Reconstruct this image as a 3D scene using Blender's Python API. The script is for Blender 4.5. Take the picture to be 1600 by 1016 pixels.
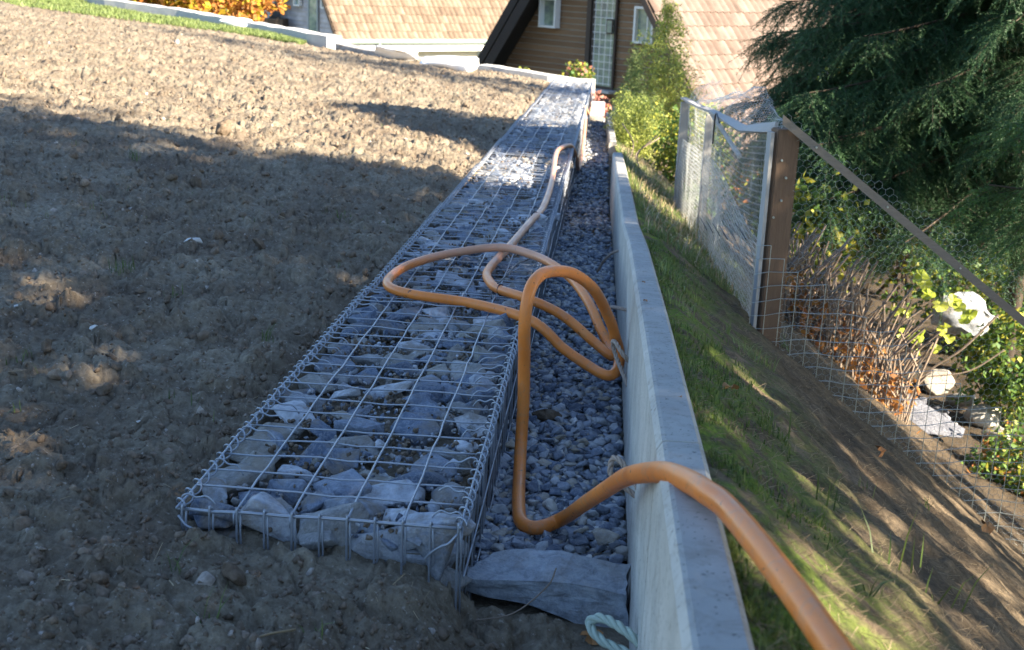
import bpy, bmesh, math, random
import numpy as np
from mathutils import Vector, Matrix, Euler
random.seed(7); rng = np.random.default_rng(7)
S = bpy.context.scene
for o in list(bpy.data.objects): bpy.data.objects.remove(o)
COL = S.collection
R = math.radians

# ------------------------------------------------------------ camera
pitch, yaw, roll = R(15.8), R(3.9), R(2.3)
fw = np.array([-math.sin(yaw)*math.cos(pitch), math.cos(yaw)*math.cos(pitch), -math.sin(pitch)])
rt0 = np.array([math.cos(yaw), math.sin(yaw), 0.0]); up0 = np.cross(rt0, fw)
rt = rt0*math.cos(roll)+up0*math.sin(roll); up = np.cross(rt, fw)
cd = bpy.data.cameras.new('camera'); cam = bpy.data.objects.new('camera', cd); COL.objects.link(cam)
cam.matrix_world = Matrix(((rt[0], up[0], -fw[0], 0), (rt[1], up[1], -fw[1], 0), (rt[2], up[2], -fw[2], 1.25), (0, 0, 0, 1)))
cd.sensor_width = 36; cd.lens = 36*1950/1600; cd.clip_start = .05; cd.clip_end = 2000
cd.dof.use_dof = True; cd.dof.focus_distance = 3.1; cd.dof.aperture_fstop = 8.5
S.camera = cam
# ------------------------------------------------------------ light
SUN_E, SUN_A = R(28), R(112)      # elevation, azimuth clockwise from +Y
tosun = Vector((math.cos(SUN_E)*math.sin(SUN_A), math.cos(SUN_E)*math.cos(SUN_A), math.sin(SUN_E)))
W = bpy.data.worlds.new('World'); S.world = W; W.use_nodes = True
nt = W.node_tree; nt.nodes.clear()
sky = nt.nodes.new('ShaderNodeTexSky'); sky.sky_type = 'NISHITA'; sky.sun_disc = False
sky.sun_elevation = SUN_E; sky.sun_rotation = SUN_A; sky.air_density = 1.0; sky.dust_density = .3; sky.ozone_density = 3.0
bg = nt.nodes.new('ShaderNodeBackground'); bg.inputs[1].default_value = .074
wo = nt.nodes.new('ShaderNodeOutputWorld'); nt.links.new(sky.outputs[0], bg.inputs[0]); nt.links.new(bg.outputs[0], wo.inputs[0])
sl = bpy.data.lights.new('sun', 'SUN'); sl.energy = 5.0; sl.angle = R(.55); sl.color = (1, .87, .68)
so = bpy.data.objects.new('sun', sl); COL.objects.link(so); so.rotation_euler = (-tosun).to_track_quat('-Z', 'Y').to_euler()
S.view_settings.view_transform = 'Standard'; S.view_settings.look = 'None'; S.view_settings.gamma = 1
S.view_settings.exposure = 2.5
try: S.view_settings.use_curve_mapping = False
except Exception: pass
S.cycles.max_bounces = 6; S.cycles.transparent_max_bounces = 16

# ------------------------------------------------------------ numpy noise
def _h(ix, iy, s):
    n = (ix.astype(np.int64)*374761393 + iy.astype(np.int64)*668265263 + s*1442695041) & 0xFFFFFFFF
    n = ((n ^ (n >> 13))*1274126177) & 0xFFFFFFFF
    n = (n ^ (n >> 16)) & 0xFFFFFFFF
    return n.astype(np.float64)/4294967295.0
def vnoise(x, y, s=0):
    ix, iy = np.floor(x), np.floor(y); fx, fy = x-ix, y-iy
    fx = fx*fx*(3-2*fx); fy = fy*fy*(3-2*fy)
    a, b, c, d = _h(ix, iy, s), _h(ix+1, iy, s), _h(ix, iy+1, s), _h(ix+1, iy+1, s)
    return (a*(1-fx)+b*fx)*(1-fy)+(c*(1-fx)+d*fx)*fy*1.0 - .5
def fbm(x, y, o=4, s=0, g=.5):
    r = 0*x; a = 1.0; f = 1.0
    for k in range(o):
        r = r+a*vnoise(x*f+17.3*k, y*f-9.1*k, s+k); a *= g; f *= 2.03
    return r
def worley(x, y, s=0):
    ix, iy = np.floor(x), np.floor(y); best = np.full(x.shape, 9.0); idv = np.zeros(x.shape)
    for dx in (-1, 0, 1):
        for dy in (-1, 0, 1):
            cx, cy = ix+dx, iy+dy
            px, py = cx+_h(cx, cy, s), cy+_h(cx, cy, s+5)
            d = (px-x)**2+(py-y)**2; m = d < best
            best = np.where(m, d, best); idv = np.where(m, _h(cx, cy, s+9), idv)
    return np.sqrt(best), idv
def sst(a, b, x): 
    t = np.clip((x-a)/(b-a), 0, 1); return t*t*(3-2*t)

# ------------------------------------------------------------ object helpers
def tag(o, label=None, cat=None, group=None, kind=None):
    if label: o['label'] = label
    if cat: o['category'] = cat
    if group: o['group'] = group
    if kind: o['kind'] = kind
    return o
def empty(name, loc=(0, 0, 0), label=None, cat=None, group=None, rot=None):
    o = bpy.data.objects.new(name, None); COL.objects.link(o); o.location = loc; o.empty_display_size = .05
    if rot is not None: o.rotation_euler = rot
    return tag(o, label, cat, group)
def link(name, me, mat=None, parent=None, M=None):
    if mat is not None and not me.materials: me.materials.append(mat)
    o = bpy.data.objects.new(name, me); COL.objects.link(o)
    if parent is not None: o.parent = parent
    if M is not None: o.matrix_local = M
    return o
def mesh(name, V, F, smooth=False, tint=None):
    """V (n,3), F (m,k) uniform array or list of tuples; tint per face optional"""
    me = bpy.data.meshes.new(name); V = np.asarray(V, float)
    if isinstance(F, np.ndarray):
        m, k = F.shape
        me.vertices.add(len(V)); me.vertices.foreach_set('co', V.ravel())
        me.loops.add(m*k); me.loops.foreach_set('vertex_index', F.ravel().astype(np.int32))
        me.polygons.add(m); me.polygons.foreach_set('loop_start', np.arange(0, m*k, k, dtype=np.int32))
        pass
        me.update(calc_edges=True); me.validate()
    else:
        me.from_pydata([tuple(v) for v in V], [], [tuple(f) for f in F]); me.update()
    if smooth: me.polygons.foreach_set('use_smooth', np.ones(len(me.polygons), dtype=bool))
    if tint is not None and len(me.polygons) == len(tint):
        a = me.attributes.new('tint', 'FLOAT', 'FACE'); a.data.foreach_set('value', np.asarray(tint, np.float32))
    return me
def obj(name, V, F, mat, parent=None, smooth=False, tint=None):
    return link(name, mesh(name, V, F, smooth, tint), mat, parent)
class MB:
    def __init__(s): s.V = []; s.F = []; s.n = 0
    def add(s, V, F):
        V = np.asarray(V, float); s.V.append(V); s.F += [tuple(int(i)+s.n for i in f) for f in F]; s.n += len(V)
    def box(s, c, d, M=None):
        x, y, z = np.array(d)/2.0
        V = np.array([(i*x, j*y, k*z) for i in (-1, 1) for j in (-1, 1) for k in (-1, 1)])
        if M is not None: V = V@np.array(M.to_3x3()).T
        s.add(V+np.array(c), [(0, 1, 3, 2), (4, 6, 7, 5), (0, 4, 5, 1), (2, 3, 7, 6), (0, 2, 6, 4), (1, 5, 7, 3)])
    def prism(s, poly, dirv):
        n = len(poly); P = np.array(poly, float); Q = P+np.array(dirv)
        s.add(np.vstack([P, Q]), [tuple(range(n))[::-1], tuple(range(n, 2*n))]+[(i, (i+1) % n, n+(i+1) % n, n+i) for i in range(n)])
    def tube(s, pts, r, seg=8, cap=True):
        V, F = sweep(pts, r, seg, cap); s.add(V, F)
    def build(s, name, mat, parent=None, smooth=False):
        return obj(name, np.vstack(s.V), s.F, mat, parent, smooth)
def sweep(pts, r, seg=8, cap=True):
    P = np.asarray(pts, float); n = len(P); r = np.broadcast_to(np.asarray(r, float), (n,))
    T = np.gradient(P, axis=0); T /= np.linalg.norm(T, axis=1)[:, None]+1e-12
    a = np.array([0, 0, 1.0]) if abs(T[0][2]) < .9 else np.array([1.0, 0, 0])
    N = np.cross(T[0], a); N /= np.linalg.norm(N); V = []
    for i in range(n):
        N = N-T[i]*(N@T[i]); N /= np.linalg.norm(N)+1e-12; B = np.cross(T[i], N)
        for k in range(seg):
            t = 2*math.pi*k/seg; V.append(P[i]+r[i]*(math.cos(t)*N+math.sin(t)*B))
    F = [(i*seg+k, i*seg+(k+1) % seg, (i+1)*seg+(k+1) % seg, (i+1)*seg+k) for i in range(n-1) for k in range(seg)]
    if cap: F += [tuple(range(seg))[::-1], tuple(range((n-1)*seg, n*seg))]
    return np.array(V), F
def catmull(P, m=10):
    P = np.asarray(P, float); P = np.vstack([2*P[0]-P[1], P, 2*P[-1]-P[-2]]); out = []
    for i in range(1, len(P)-2):
        p0, p1, p2, p3 = P[i-1], P[i], P[i+1], P[i+2]
        for t in np.linspace(0, 1, m, endpoint=False):
            out.append(.5*((2*p1)+(-p0+p2)*t+(2*p0-5*p1+4*p2-p3)*t*t+(-p0+3*p1-3*p2+p3)*t**3))
    out.append(P[-2]); return np.array(out)
def resample(P, step):
    d = np.r_[0, np.cumsum(np.linalg.norm(np.diff(P, axis=0), axis=1))]
    t = np.linspace(0, d[-1], max(2, int(d[-1]/step)+1))
    return np.stack([np.interp(t, d, P[:, k]) for k in range(3)], 1)
def segs(P0, P1, r):
    """thin three sided wires between point arrays -> V, F(quads)"""
    P0 = np.asarray(P0, float); P1 = np.asarray(P1, float); D = P1-P0; L = np.linalg.norm(D, axis=1)[:, None]+1e-9; D = D/L
    A = np.where(np.abs(D[:, 2:3]) < .9, np.array([[0, 0, 1.0]]), np.array([[1.0, 0, 0]]))
    N = np.cross(D, A); N /= np.linalg.norm(N, axis=1)[:, None]; B = np.cross(D, N); n = len(P0)
    r = np.broadcast_to(np.asarray(r, float).reshape(-1, 1), (n, 1))
    V = np.zeros((n, 6, 3))
    for k in range(3):
        o = (math.cos(2.094*k)*N+math.sin(2.094*k)*B)*r
        V[:, k] = P0+o; V[:, 3+k] = P1+o
    base = (np.arange(n)*6)[:, None]
    F = np.concatenate([base+np.array([[k, (k+1) % 3, 3+(k+1) % 3, 3+k]]) for k in range(3)])
    return V.reshape(-1, 3), F
def rotmats(n, full=True, tilt=None):
    """random rotations"""
    q = rng.normal(size=(n, 4))
    if not full:
        yawr = rng.uniform(0, 2*np.pi, n); ta = rng.uniform(0, 2*np.pi, n); tl = np.abs(rng.normal(0, tilt, n))
        q1 = np.stack([np.cos(yawr/2), 0*yawr, 0*yawr, np.sin(yawr/2)], 1)
        q2 = np.stack([np.cos(tl/2), np.sin(tl/2)*np.cos(ta), np.sin(tl/2)*np.sin(ta), 0*tl], 1)
        a, b = q2, q1
        q = np.stack([a[:, 0]*b[:, 0]-a[:, 1]*b[:, 1]-a[:, 2]*b[:, 2]-a[:, 3]*b[:, 3], a[:, 0]*b[:, 1]+a[:, 1]*b[:, 0]+a[:, 2]*b[:, 3]-a[:, 3]*b[:, 2],
                      a[:, 0]*b[:, 2]-a[:, 1]*b[:, 3]+a[:, 2]*b[:, 0]+a[:, 3]*b[:, 1], a[:, 0]*b[:, 3]+a[:, 1]*b[:, 2]-a[:, 2]*b[:, 1]+a[:, 3]*b[:, 0]], 1)
    q /= np.linalg.norm(q, axis=1)[:, None]; w, x, y, z = q.T
    return np.stack([1-2*(y*y+z*z), 2*(x*y-z*w), 2*(x*z+y*w), 2*(x*y+z*w), 1-2*(x*x+z*z), 2*(y*z-x*w), 2*(x*z-y*w), 2*(y*z+x*w), 1-2*(x*x+y*y)], 1).reshape(n, 3, 3)
def scatter(variants, pos, rots, scl, name, mat, parent=None, smooth=False, tints=None):
    """join many transformed copies of small triangle meshes (V,F) into one mesh"""
    n = len(pos); vi = rng.integers(0, len(variants), n); Vs = []; Fs = []; Ts = []; off = 0
    scl = np.asarray(scl, float); scl = scl[:, None] if scl.ndim == 1 else scl
    for k, (V, F) in enumerate(variants):
        idx = np.where(vi == k)[0]
        if not len(idx): continue
        P = np.einsum('nij,nvj->nvi', rots[idx], V[None]*scl[idx][:, None, :])+pos[idx][:, None, :]
        m = len(idx); nv = len(V)
        Fk = (F[None]+(np.arange(m)*nv)[:, None, None]+off).reshape(-1, F.shape[1])
        Vs.append(P.reshape(-1, 3)); Fs.append(Fk); off += m*nv
        t = tints[idx] if tints is not None else rng.random(m)
        Ts.append(np.repeat(t, len(F)))
    return obj(name, np.vstack(Vs), np.vstack(Fs), mat, parent, smooth, np.concatenate(Ts))
def rock(npts=16, dims=(1, .8, .55), sub=0, rough=0.0, box=.5):
    P = rng.normal(size=(npts, 3)); P /= np.abs(P).max(1)[:, None]*box+np.linalg.norm(P, axis=1)[:, None]*(1-box)
    P *= rng.uniform(.86, 1.0, (npts, 1)); P *= np.array(dims)/2
    bm = bmesh.new()
    for p in P: bm.verts.new(p)
    r = bmesh.ops.convex_hull(bm, input=bm.verts)
    bmesh.ops.delete(bm, geom=list({g for g in r['geom_interior']+r['geom_unused'] if isinstance(g, bmesh.types.BMVert)}), context='VERTS')
    if sub:
        bmesh.ops.bevel(bm, geom=list(bm.edges), offset=.018*max(dims), segments=1, affect='EDGES', clamp_overlap=True)
        bmesh.ops.triangulate(bm, faces=bm.faces)
        for _ in range(sub):
            bmesh.ops.subdivide_edges(bm, edges=[e for e in bm.edges if e.calc_length() > .12*max(dims)], cuts=1, use_grid_fill=True)
            bmesh.ops.triangulate(bm, faces=bm.faces)
        bm.normal_update()
        from mathutils import noise
        off = Vector(rng.uniform(-50, 50, 3)); m = max(dims)
        for v in bm.verts:
            d = noise.fractal(v.co/m*3.5+off, 1.0, 2.0, 3)
            v.co += v.normal*d*rough*m
    bmesh.ops.triangulate(bm, faces=bm.faces)
    bm.verts.ensure_lookup_table()
    for i, v in enumerate(bm.verts): v.index = i
    V = np.array([v.co[:] for v in bm.verts]); F = np.array([[v.index for v in f.verts] for f in bm.faces]); bm.free()
    return V, F

# ------------------------------------------------------------ materials
def nmat(name, rough=.8, metal=0, spec=.3):
    m = bpy.data.materials.new(name); m.use_nodes = True; t = m.node_tree; b = t.nodes['Principled BSDF']
    b.inputs['Roughness'].default_value = rough; b.inputs['Metallic'].default_value = metal
    b.inputs['Specular IOR Level'].default_value = spec
    return m, t, b
def ramp(t, fac, stops, interp='LINEAR'):
    r = t.nodes.new('ShaderNodeValToRGB'); r.color_ramp.interpolation = interp; e = r.color_ramp.elements
    while len(e) < len(stops): e.new(.5)
    for k, (p, c) in enumerate(stops): e[k].position = p; e[k].color = (c[0], c[1], c[2], 1)
    t.links.new(fac, r.inputs[0]); return r.outputs[0]
def noise(t, scale, detail=5, rough=.6, vec=None, dist=0):
    n = t.nodes.new('ShaderNodeTexNoise'); n.inputs['Scale'].default_value = scale; n.inputs['Detail'].default_value = detail
    n.inputs['Roughness'].default_value = rough; n.inputs['Distortion'].default_value = dist
    if vec is not None: t.links.new(vec, n.inputs['Vector'])
    return n.outputs['Fac']
def obco(t, scale=None):
    c = t.nodes.new('ShaderNodeTexCoord').outputs['Object']
    if scale is not None:
        m = t.nodes.new('ShaderNodeMapping'); m.inputs['Scale'].default_value = scale; t.links.new(c, m.inputs[0]); c = m.outputs[0]
    return c
def wpos(t, scale=None):
    c = t.nodes.new('ShaderNodeNewGeometry').outputs['Position']
    if scale is not None:
        m = t.nodes.new('ShaderNodeMapping'); m.inputs['Scale'].default_value = scale; t.links.new(c, m.inputs[0]); c = m.outputs[0]
    return c
def mix(t, a, b, f, mode='MIX'):
    n = t.nodes.new('ShaderNodeMix'); n.data_type = 'RGBA'; n.blend_type = mode
    for s, v in ((0, f), (6, a), (7, b)):
        if hasattr(v, 'links'): t.links.new(v, n.inputs[s])
        elif s == 0: n.inputs[0].default_value = v
        else: n.inputs[s].default_value = (*v, 1)
    return n.outputs[2]
def math_(t, op, a, b=0.0, clamp=False):
    n = t.nodes.new('ShaderNodeMath'); n.operation = op; n.use_clamp = clamp
    for i, v in enumerate((a, b)):
        if hasattr(v, 'links'): t.links.new(v, n.inputs[i])
        else: n.inputs[i].default_value = v
    return n.outputs[0]
def bump(t, b, h, strength=.5, dist=.01):
    n = t.nodes.new('ShaderNodeBump'); n.inputs['Strength'].default_value = strength; n.inputs['Distance'].default_value = dist
    t.links.new(h, n.inputs['Height']); t.links.new(n.outputs[0], b.inputs['Normal'])
def attr(t, name='tint'):
    a = t.nodes.new('ShaderNodeAttribute'); a.attribute_name = name; return a.outputs['Fac']
def objrand(t): return t.nodes.new('ShaderNodeObjectInfo').outputs['Random']

def m_soil():
    m, t, b = nmat('soil', .95, 0, .15); p = wpos(t)
    n1 = noise(t, 3.0, 6, .6, p); n2 = noise(t, 45, 6, .7, p); n3 = noise(t, 260, 3, .6, p)
    c = ramp(t, n1, [(.3, (.145, .112, .082)), (.5, (.20, .165, .120)), (.7, (.285, .245, .182))])
    c2 = ramp(t, n2, [(.3, (.55, .5, .46)), (.55, (1, 1, 1)), (.75, (1.35, 1.32, 1.28))])
    c = mix(t, c, c2, 1.0, 'MULTIPLY')
    s = ramp(t, noise(t, 95, 2, .5, p), [(.66, (0, 0, 0)), (.7, (1, 1, 1))]); c = mix(t, c, (.42, .38, .33), math_(t, 'MULTIPLY', s, .55))
    t.links.new(c, b.inputs['Base Color'])
    bump(t, b, math_(t, 'ADD', math_(t, 'MULTIPLY', n2, 1.0), math_(t, 'MULTIPLY', n3, .35)), .9, .012); return m
def m_clod():
    m, t, b = nmat('clod', .97, 0, .1); p = wpos(t); n2 = noise(t, 60, 5, .7, p)
    c = mix(t, ramp(t, attr(t), [(0, (.15, .118, .088)), (.8, (.225, .18, .138)), (.965, (.26, .22, .18)), (1, (.44, .41, .38))]), ramp(t, n2, [(.3, (.6, .56, .52)), (.7, (1.25, 1.22, 1.2))]), 1, 'MULTIPLY')
    t.links.new(c, b.inputs['Base Color']); bump(t, b, n2, .9, .008); return m
def m_stone(name, stops, src='tint', dirt=.5, bs=.7):
    m, t, b = nmat(name, .82, 0, .35); p = wpos(t)
    f = attr(t) if src == 'tint' else objrand(t)
    c = ramp(t, f, stops)
    n1 = noise(t, 38, 6, .65, p, .6); c = mix(t, c, ramp(t, n1, [(.3, (.6, .6, .62)), (.5, (1, 1, 1)), (.72, (1.4, 1.38, 1.35))]), 1, 'MULTIPLY')
    v = noise(t, 14, 8, .75, p, 2.5); vein = ramp(t, v, [(.47, (0, 0, 0)), (.5, (1, 1, 1)), (.53, (0, 0, 0))])
    c = mix(t, c, (.5, .5, .52), math_(t, 'MULTIPLY', vein, .35))
    if dirt:
        d = ramp(t, noise(t, 9, 6, .7, p), [(.49, (0, 0, 0)), (.62, (1, 1, 1))]); c = mix(t, c, (.22, .18, .135), math_(t, 'MULTIPLY', d, dirt))
    t.links.new(c, b.inputs['Base Color']); bump(t, b, math_(t, 'ADD', n1, noise(t, 160, 4, .6, p)), bs, .006); return m
M = {}
M['soil'] = m_soil(); M['clod'] = m_clod()
BL = [(0, (.06, .08, .12)), (.25, (.12, .155, .215)), (.5, (.20, .235, .295)), (.68, (.25, .235, .20)), (.85, (.34, .37, .42)), (1, (.55, .57, .60))]
M['gstone'] = m_stone('gabion_stone', BL, 'obj', .75)
M['gstone_j'] = m_stone('gabion_chip', BL, 'tint', .6)
GR = [(0, (.07, .09, .13)), (.25, (.14, .175, .235)), (.5, (.25, .28, .335)), (.75, (.40, .415, .43)), (.88, (.34, .29, .22)), (1, (.60, .60, .59))]
M['gravel'] = m_stone('gravel', GR, 'tint', .12, .5); M['gravel_o'] = m_stone('gravel_single', GR, 'obj', .12, .5)
M['lime'] = m_stone('limestone', [(0, (.30, .27, .22)), (1, (.44, .42, .37))], 'obj', .25, .5)
M['slabgrey'] = m_stone('grey_slab', [(0, (.24, .27, .31)), (1, (.30, .33, .36))], 'obj', .3, .6)
M['basalt'] = m_stone('basalt', [(0, (.06, .065, .085)), (1, (.12, .125, .15))], 'obj', 0, .8)
def m_metal(name, col, r=.45):
    m, t, b = nmat(name, r, .55, .5); n = noise(t, 60, 4, .6, wpos(t))
    t.links.new(mix(t, tuple(x*.7 for x in col), col, n), b.inputs['Base Color']); return m
M['wire'] = m_metal('galvanised_wire', (.36, .39, .44)); M['mesh'] = m_metal('netting_wire', (.46, .50, .48), .4)
M['mesh_b'] = m_metal('lit_netting_wire', (.66, .69, .70), .45)  # whiter copy of the netting wire, sunlight on the far run put into its colour
M['dark_wire'] = m_metal('dark_tie_wire', (.03, .035, .05))
def m_conc():
    m, t, b = nmat('concrete', .88, 0, .25); p = wpos(t)
    n = noise(t, 6, 8, .6, p); n2 = noise(t, 120, 5, .6, p)
    c = ramp(t, n, [(.3, (.26, .262, .255)), (.5, (.315, .315, .30)), (.62, (.345, .342, .328)), (.75, (.40, .39, .37))])
    pits = ramp(t, noise(t, 150, 2, .4, p), [(.29, (.2, .2, .2)), (.335, (1, 1, 1))]); c = mix(t, c, pits, .8, 'MULTIPLY')
    # long rust-brown run stains on the upright face
    q = wpos(t, (4, 26, 2.2)); st = ramp(t, noise(t, 1.0, 3, .6, q), [(.62, (0, 0, 0)), (.72, (1, 1, 1))])
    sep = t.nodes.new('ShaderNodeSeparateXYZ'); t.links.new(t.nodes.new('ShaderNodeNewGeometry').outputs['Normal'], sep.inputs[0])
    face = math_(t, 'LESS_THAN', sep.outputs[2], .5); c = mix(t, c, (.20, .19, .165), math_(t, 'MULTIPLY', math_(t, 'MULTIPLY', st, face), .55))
    c = mix(t, c, ramp(t, face, [(0, (1, 1, 1)), (1, (1.42, 1.38, 1.32))]), 1.0, 'MULTIPLY')  # upright faces lighter and warmer: skylight on them put into the colour
    bl = ramp(t, noise(t, 17, 7, .75, p, 1.2), [(.5, (1, 1, 1)), (.68, (.66, .62, .56))]); c = mix(t, c, bl, .8, 'MULTIPLY')
    t.links.new(c, b.inputs['Base Color']); bump(t, b, n2, .35, .002); return m
M['concrete'] = m_conc()
def m_hose():
    m, t, b = nmat('hose', .42, 0, .4); p = wpos(t)
    n = noise(t, 9, 5, .6, p); c = ramp(t, n, [(.3, (.60, .17, .028)), (.6, (.74, .225, .04)), (.8, (.70, .27, .08))])
    d = ramp(t, noise(t, 30, 6, .8, p, 1), [(.51, (0, 0, 0)), (.7, (1, 1, 1))]); c = mix(t, c, (.34, .22, .14), math_(t, 'MULTIPLY', d, .5))
    sc = ramp(t, noise(t, 75, 3, .5, p, .4), [(.67, (0, 0, 0)), (.71, (1, 1, 1))]); c = mix(t, c, (.10, .055, .035), math_(t, 'MULTIPLY', sc, .8))
    # pale chalky mud on the far end where it lies on the stones
    sep = t.nodes.new('ShaderNodeSeparateXYZ'); t.links.new(p, sep.inputs[0])
    far = math_(t, 'MULTIPLY', math_(t, 'SUBTRACT', sep.outputs[1], 4.35, True), 1.0, True)
    c = mix(t, c, (.47, .33, .255), math_(t, 'MULTIPLY', math_(t, 'ADD', math_(t, 'MULTIPLY', far, 4, True), 0, True), .62))
    t.links.new(c, b.inputs['Base Color']); t.links.new(ramp(t, n, [(.3, (.3,)*3), (.7, (.5,)*3)]), b.inputs['Roughness']); bump(t, b, n, .1, .003); return m
M['hose'] = m_hose()
def simple(name, a, bcol, scale=20, rough=.8, spec=.3, bs=.3, src=None, vecs=None, trans=0):
    m, t, b = nmat(name, rough, 0, spec); p = wpos(t, vecs); n = noise(t, scale, 5, .65, p)
    f = n if src is None else (attr(t) if src == 'tint' else objrand(t))
    c = mix(t, a, bcol, f)
    if src: c = mix(t, c, ramp(t, n, [(.3, (.75,)*3), (.7, (1.2,)*3)]), 1, 'MULTIPLY')
    t.links.new(c, b.inputs['Base Color'])
    if bs: bump(t, b, n, bs, .005)
    if trans:
        tr = t.nodes.new('ShaderNodeBsdfTranslucent'); t.links.new(c, tr.inputs[0]); mx = t.nodes.new('ShaderNodeMixShader'); mx.inputs[0].default_value = trans
        out = t.nodes['Material Output']; t.links.new(b.outputs[0], mx.inputs[1]); t.links.new(tr.outputs[0], mx.inputs[2]); t.links.new(mx.outputs[0], out.inputs[0])
    return m
M['rope'] = simple('rope', (.30, .23, .18), (.42, .34, .28), 200, .9); M['rope_g'] = simple('green_rope', (.28, .36, .30), (.42, .48, .42), 200, .9)
M['post'] = simple('post_wood', (.10, .062, .042), (.20, .13, .085), 18, .8, vecs=(6, 6, .8), bs=.5)
M['post_pale'] = simple('pale_wood', (.26, .25, .24), (.42, .41, .40), 18, .8, vecs=(6, 6, .8))
M['rail'] = simple('grey_rail', (.14, .12, .10), (.26, .22, .18), 20, .85, vecs=(2, 6, 6), bs=.5)
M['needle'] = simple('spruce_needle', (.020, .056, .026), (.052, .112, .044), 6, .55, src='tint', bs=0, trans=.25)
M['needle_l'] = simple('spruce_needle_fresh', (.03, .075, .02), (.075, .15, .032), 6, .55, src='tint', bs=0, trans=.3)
M['bark'] = simple('bark', (.04, .03, .022), (.10, .075, .055), 30, .95)
M['twigdry'] = simple('dry_twig', (.13, .09, .065), (.30, .24, .185), 30, .9)
M['thuja'] = simple('thuja_leaf', (.24, .31, .06), (.50, .52, .14), 4, .6, src='tint', bs=0, trans=.35)
M['thuja_d'] = simple('thuja_leaf_dark', (.07, .13, .05), (.26, .30, .10), 3, .6, src='tint', bs=0, trans=.35)
M['autumn_o'] = simple('autumn_leaf_orange', (.34, .12, .03), (.50, .24, .06), 2, .6, src='tint', bs=0, trans=.35)
M['autumn_y'] = simple('autumn_leaf_yellow', (.42, .28, .02), (.55, .46, .05), 2, .6, src='tint', bs=0, trans=.35)
M['leafgreen'] = simple('leaf_green', (.06, .13, .03), (.16, .25, .05), 4, .55, src='tint', bs=0, trans=.3)
M['leafmix'] = simple('leaf_yellow_green', (.10, .16, .03), (.45, .42, .06), 4, .55, src='tint', bs=0, trans=.35)
M['pinkleaf'] = simple('pink_leaf', (.30, .10, .08), (.5, .26, .2), 4, .6, src='tint', bs=0, trans=.3)
M['grass'] = simple('grass_blade', (.045, .085, .018), (.15, .19, .05), 4, .5, src='tint', bs=0, trans=.3)
M['lawn'] = simple('lawn_blade', (.10, .15, .04), (.24, .29, .10), 4, .5, src='tint', bs=0, trans=.3)
M['litter'] = simple('needle_litter', (.12, .085, .05), (.32, .25, .155), 30, .9, src='tint', bs=0)
M['straw'] = simple('straw', (.26, .19, .11), (.52, .42, .27), 30, .8, src='tint', bs=0)
M['deadleaf'] = simple('dead_leaf', (.26, .11, .04), (.40, .20, .08), 40, .7, src='obj')
M['vineleaf'] = simple('vine_leaf', (.32, .40, .04), (.55, .58, .10), 12, .5, src='obj', bs=0, trans=.45)
M['siding'] = simple('brown_siding', (.15, .085, .045), (.24, .145, .08), 3, .75, src='obj', vecs=(1, 1, 12))
M['siding_g'] = simple('grey_siding', (.36, .35, .38), (.44, .43, .46), 3, .75, src='obj')
M['verge_dark'] = simple('dark_soffit', (.022, .02, .018), (.035, .03, .028), 8, .8)
M['verge_grey'] = simple('grey_bargeboard', (.30, .35, .36), (.38, .42, .43), 8, .7)
M['tile_l'] = simple('tan_roof_tile', (.115, .08, .055), (.19, .145, .105), 5, .8, src='obj'); M['tile_lj'] = simple('tan_roof_tile_far', (.115, .08, .055), (.19, .145, .105), 5, .8, src='tint')
M['tile_r'] = simple('rose_roof_tile', (.12, .083, .064), (.19, .145, .12), 5, .8, src='obj'); M['tile_rj'] = simple('rose_roof_tile_far', (.12, .083, .064), (.19, .145, .12), 5, .8, src='tint')
M['white'] = simple('white_paint', (.72, .72, .70), (.8, .8, .78), 8, .6); M['cream'] = simple('cream_render', (.52, .48, .40), (.58, .54, .45), 6, .85)
M['gutter'] = simple('green_gutter', (.20, .27, .25), (.26, .33, .30), 8, .5)
M['dwood'] = simple('dark_frame', (.05, .04, .03), (.08, .06, .05), 10, .7)
M['slab'] = simple('pale_stone', (.36, .355, .34), (.56, .55, .52), 7, .85, bs=.6)
M['foil'] = simple('white_foil', (.78, .79, .8), (.85, .85, .85), 7, .45)
def m_glass():
    m, t, b = nmat('window_glass', .12, 0, .8)
    n = noise(t, 2.5, 4, .6, wpos(t, (1, 1, 2))); t.links.new(ramp(t, n, [(.35, (.16, .20, .20)), (.55, (.30, .38, .28)), (.7, (.42, .42, .38))]), b.inputs['Base Color']); return m
M['glass'] = m_glass()
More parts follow.
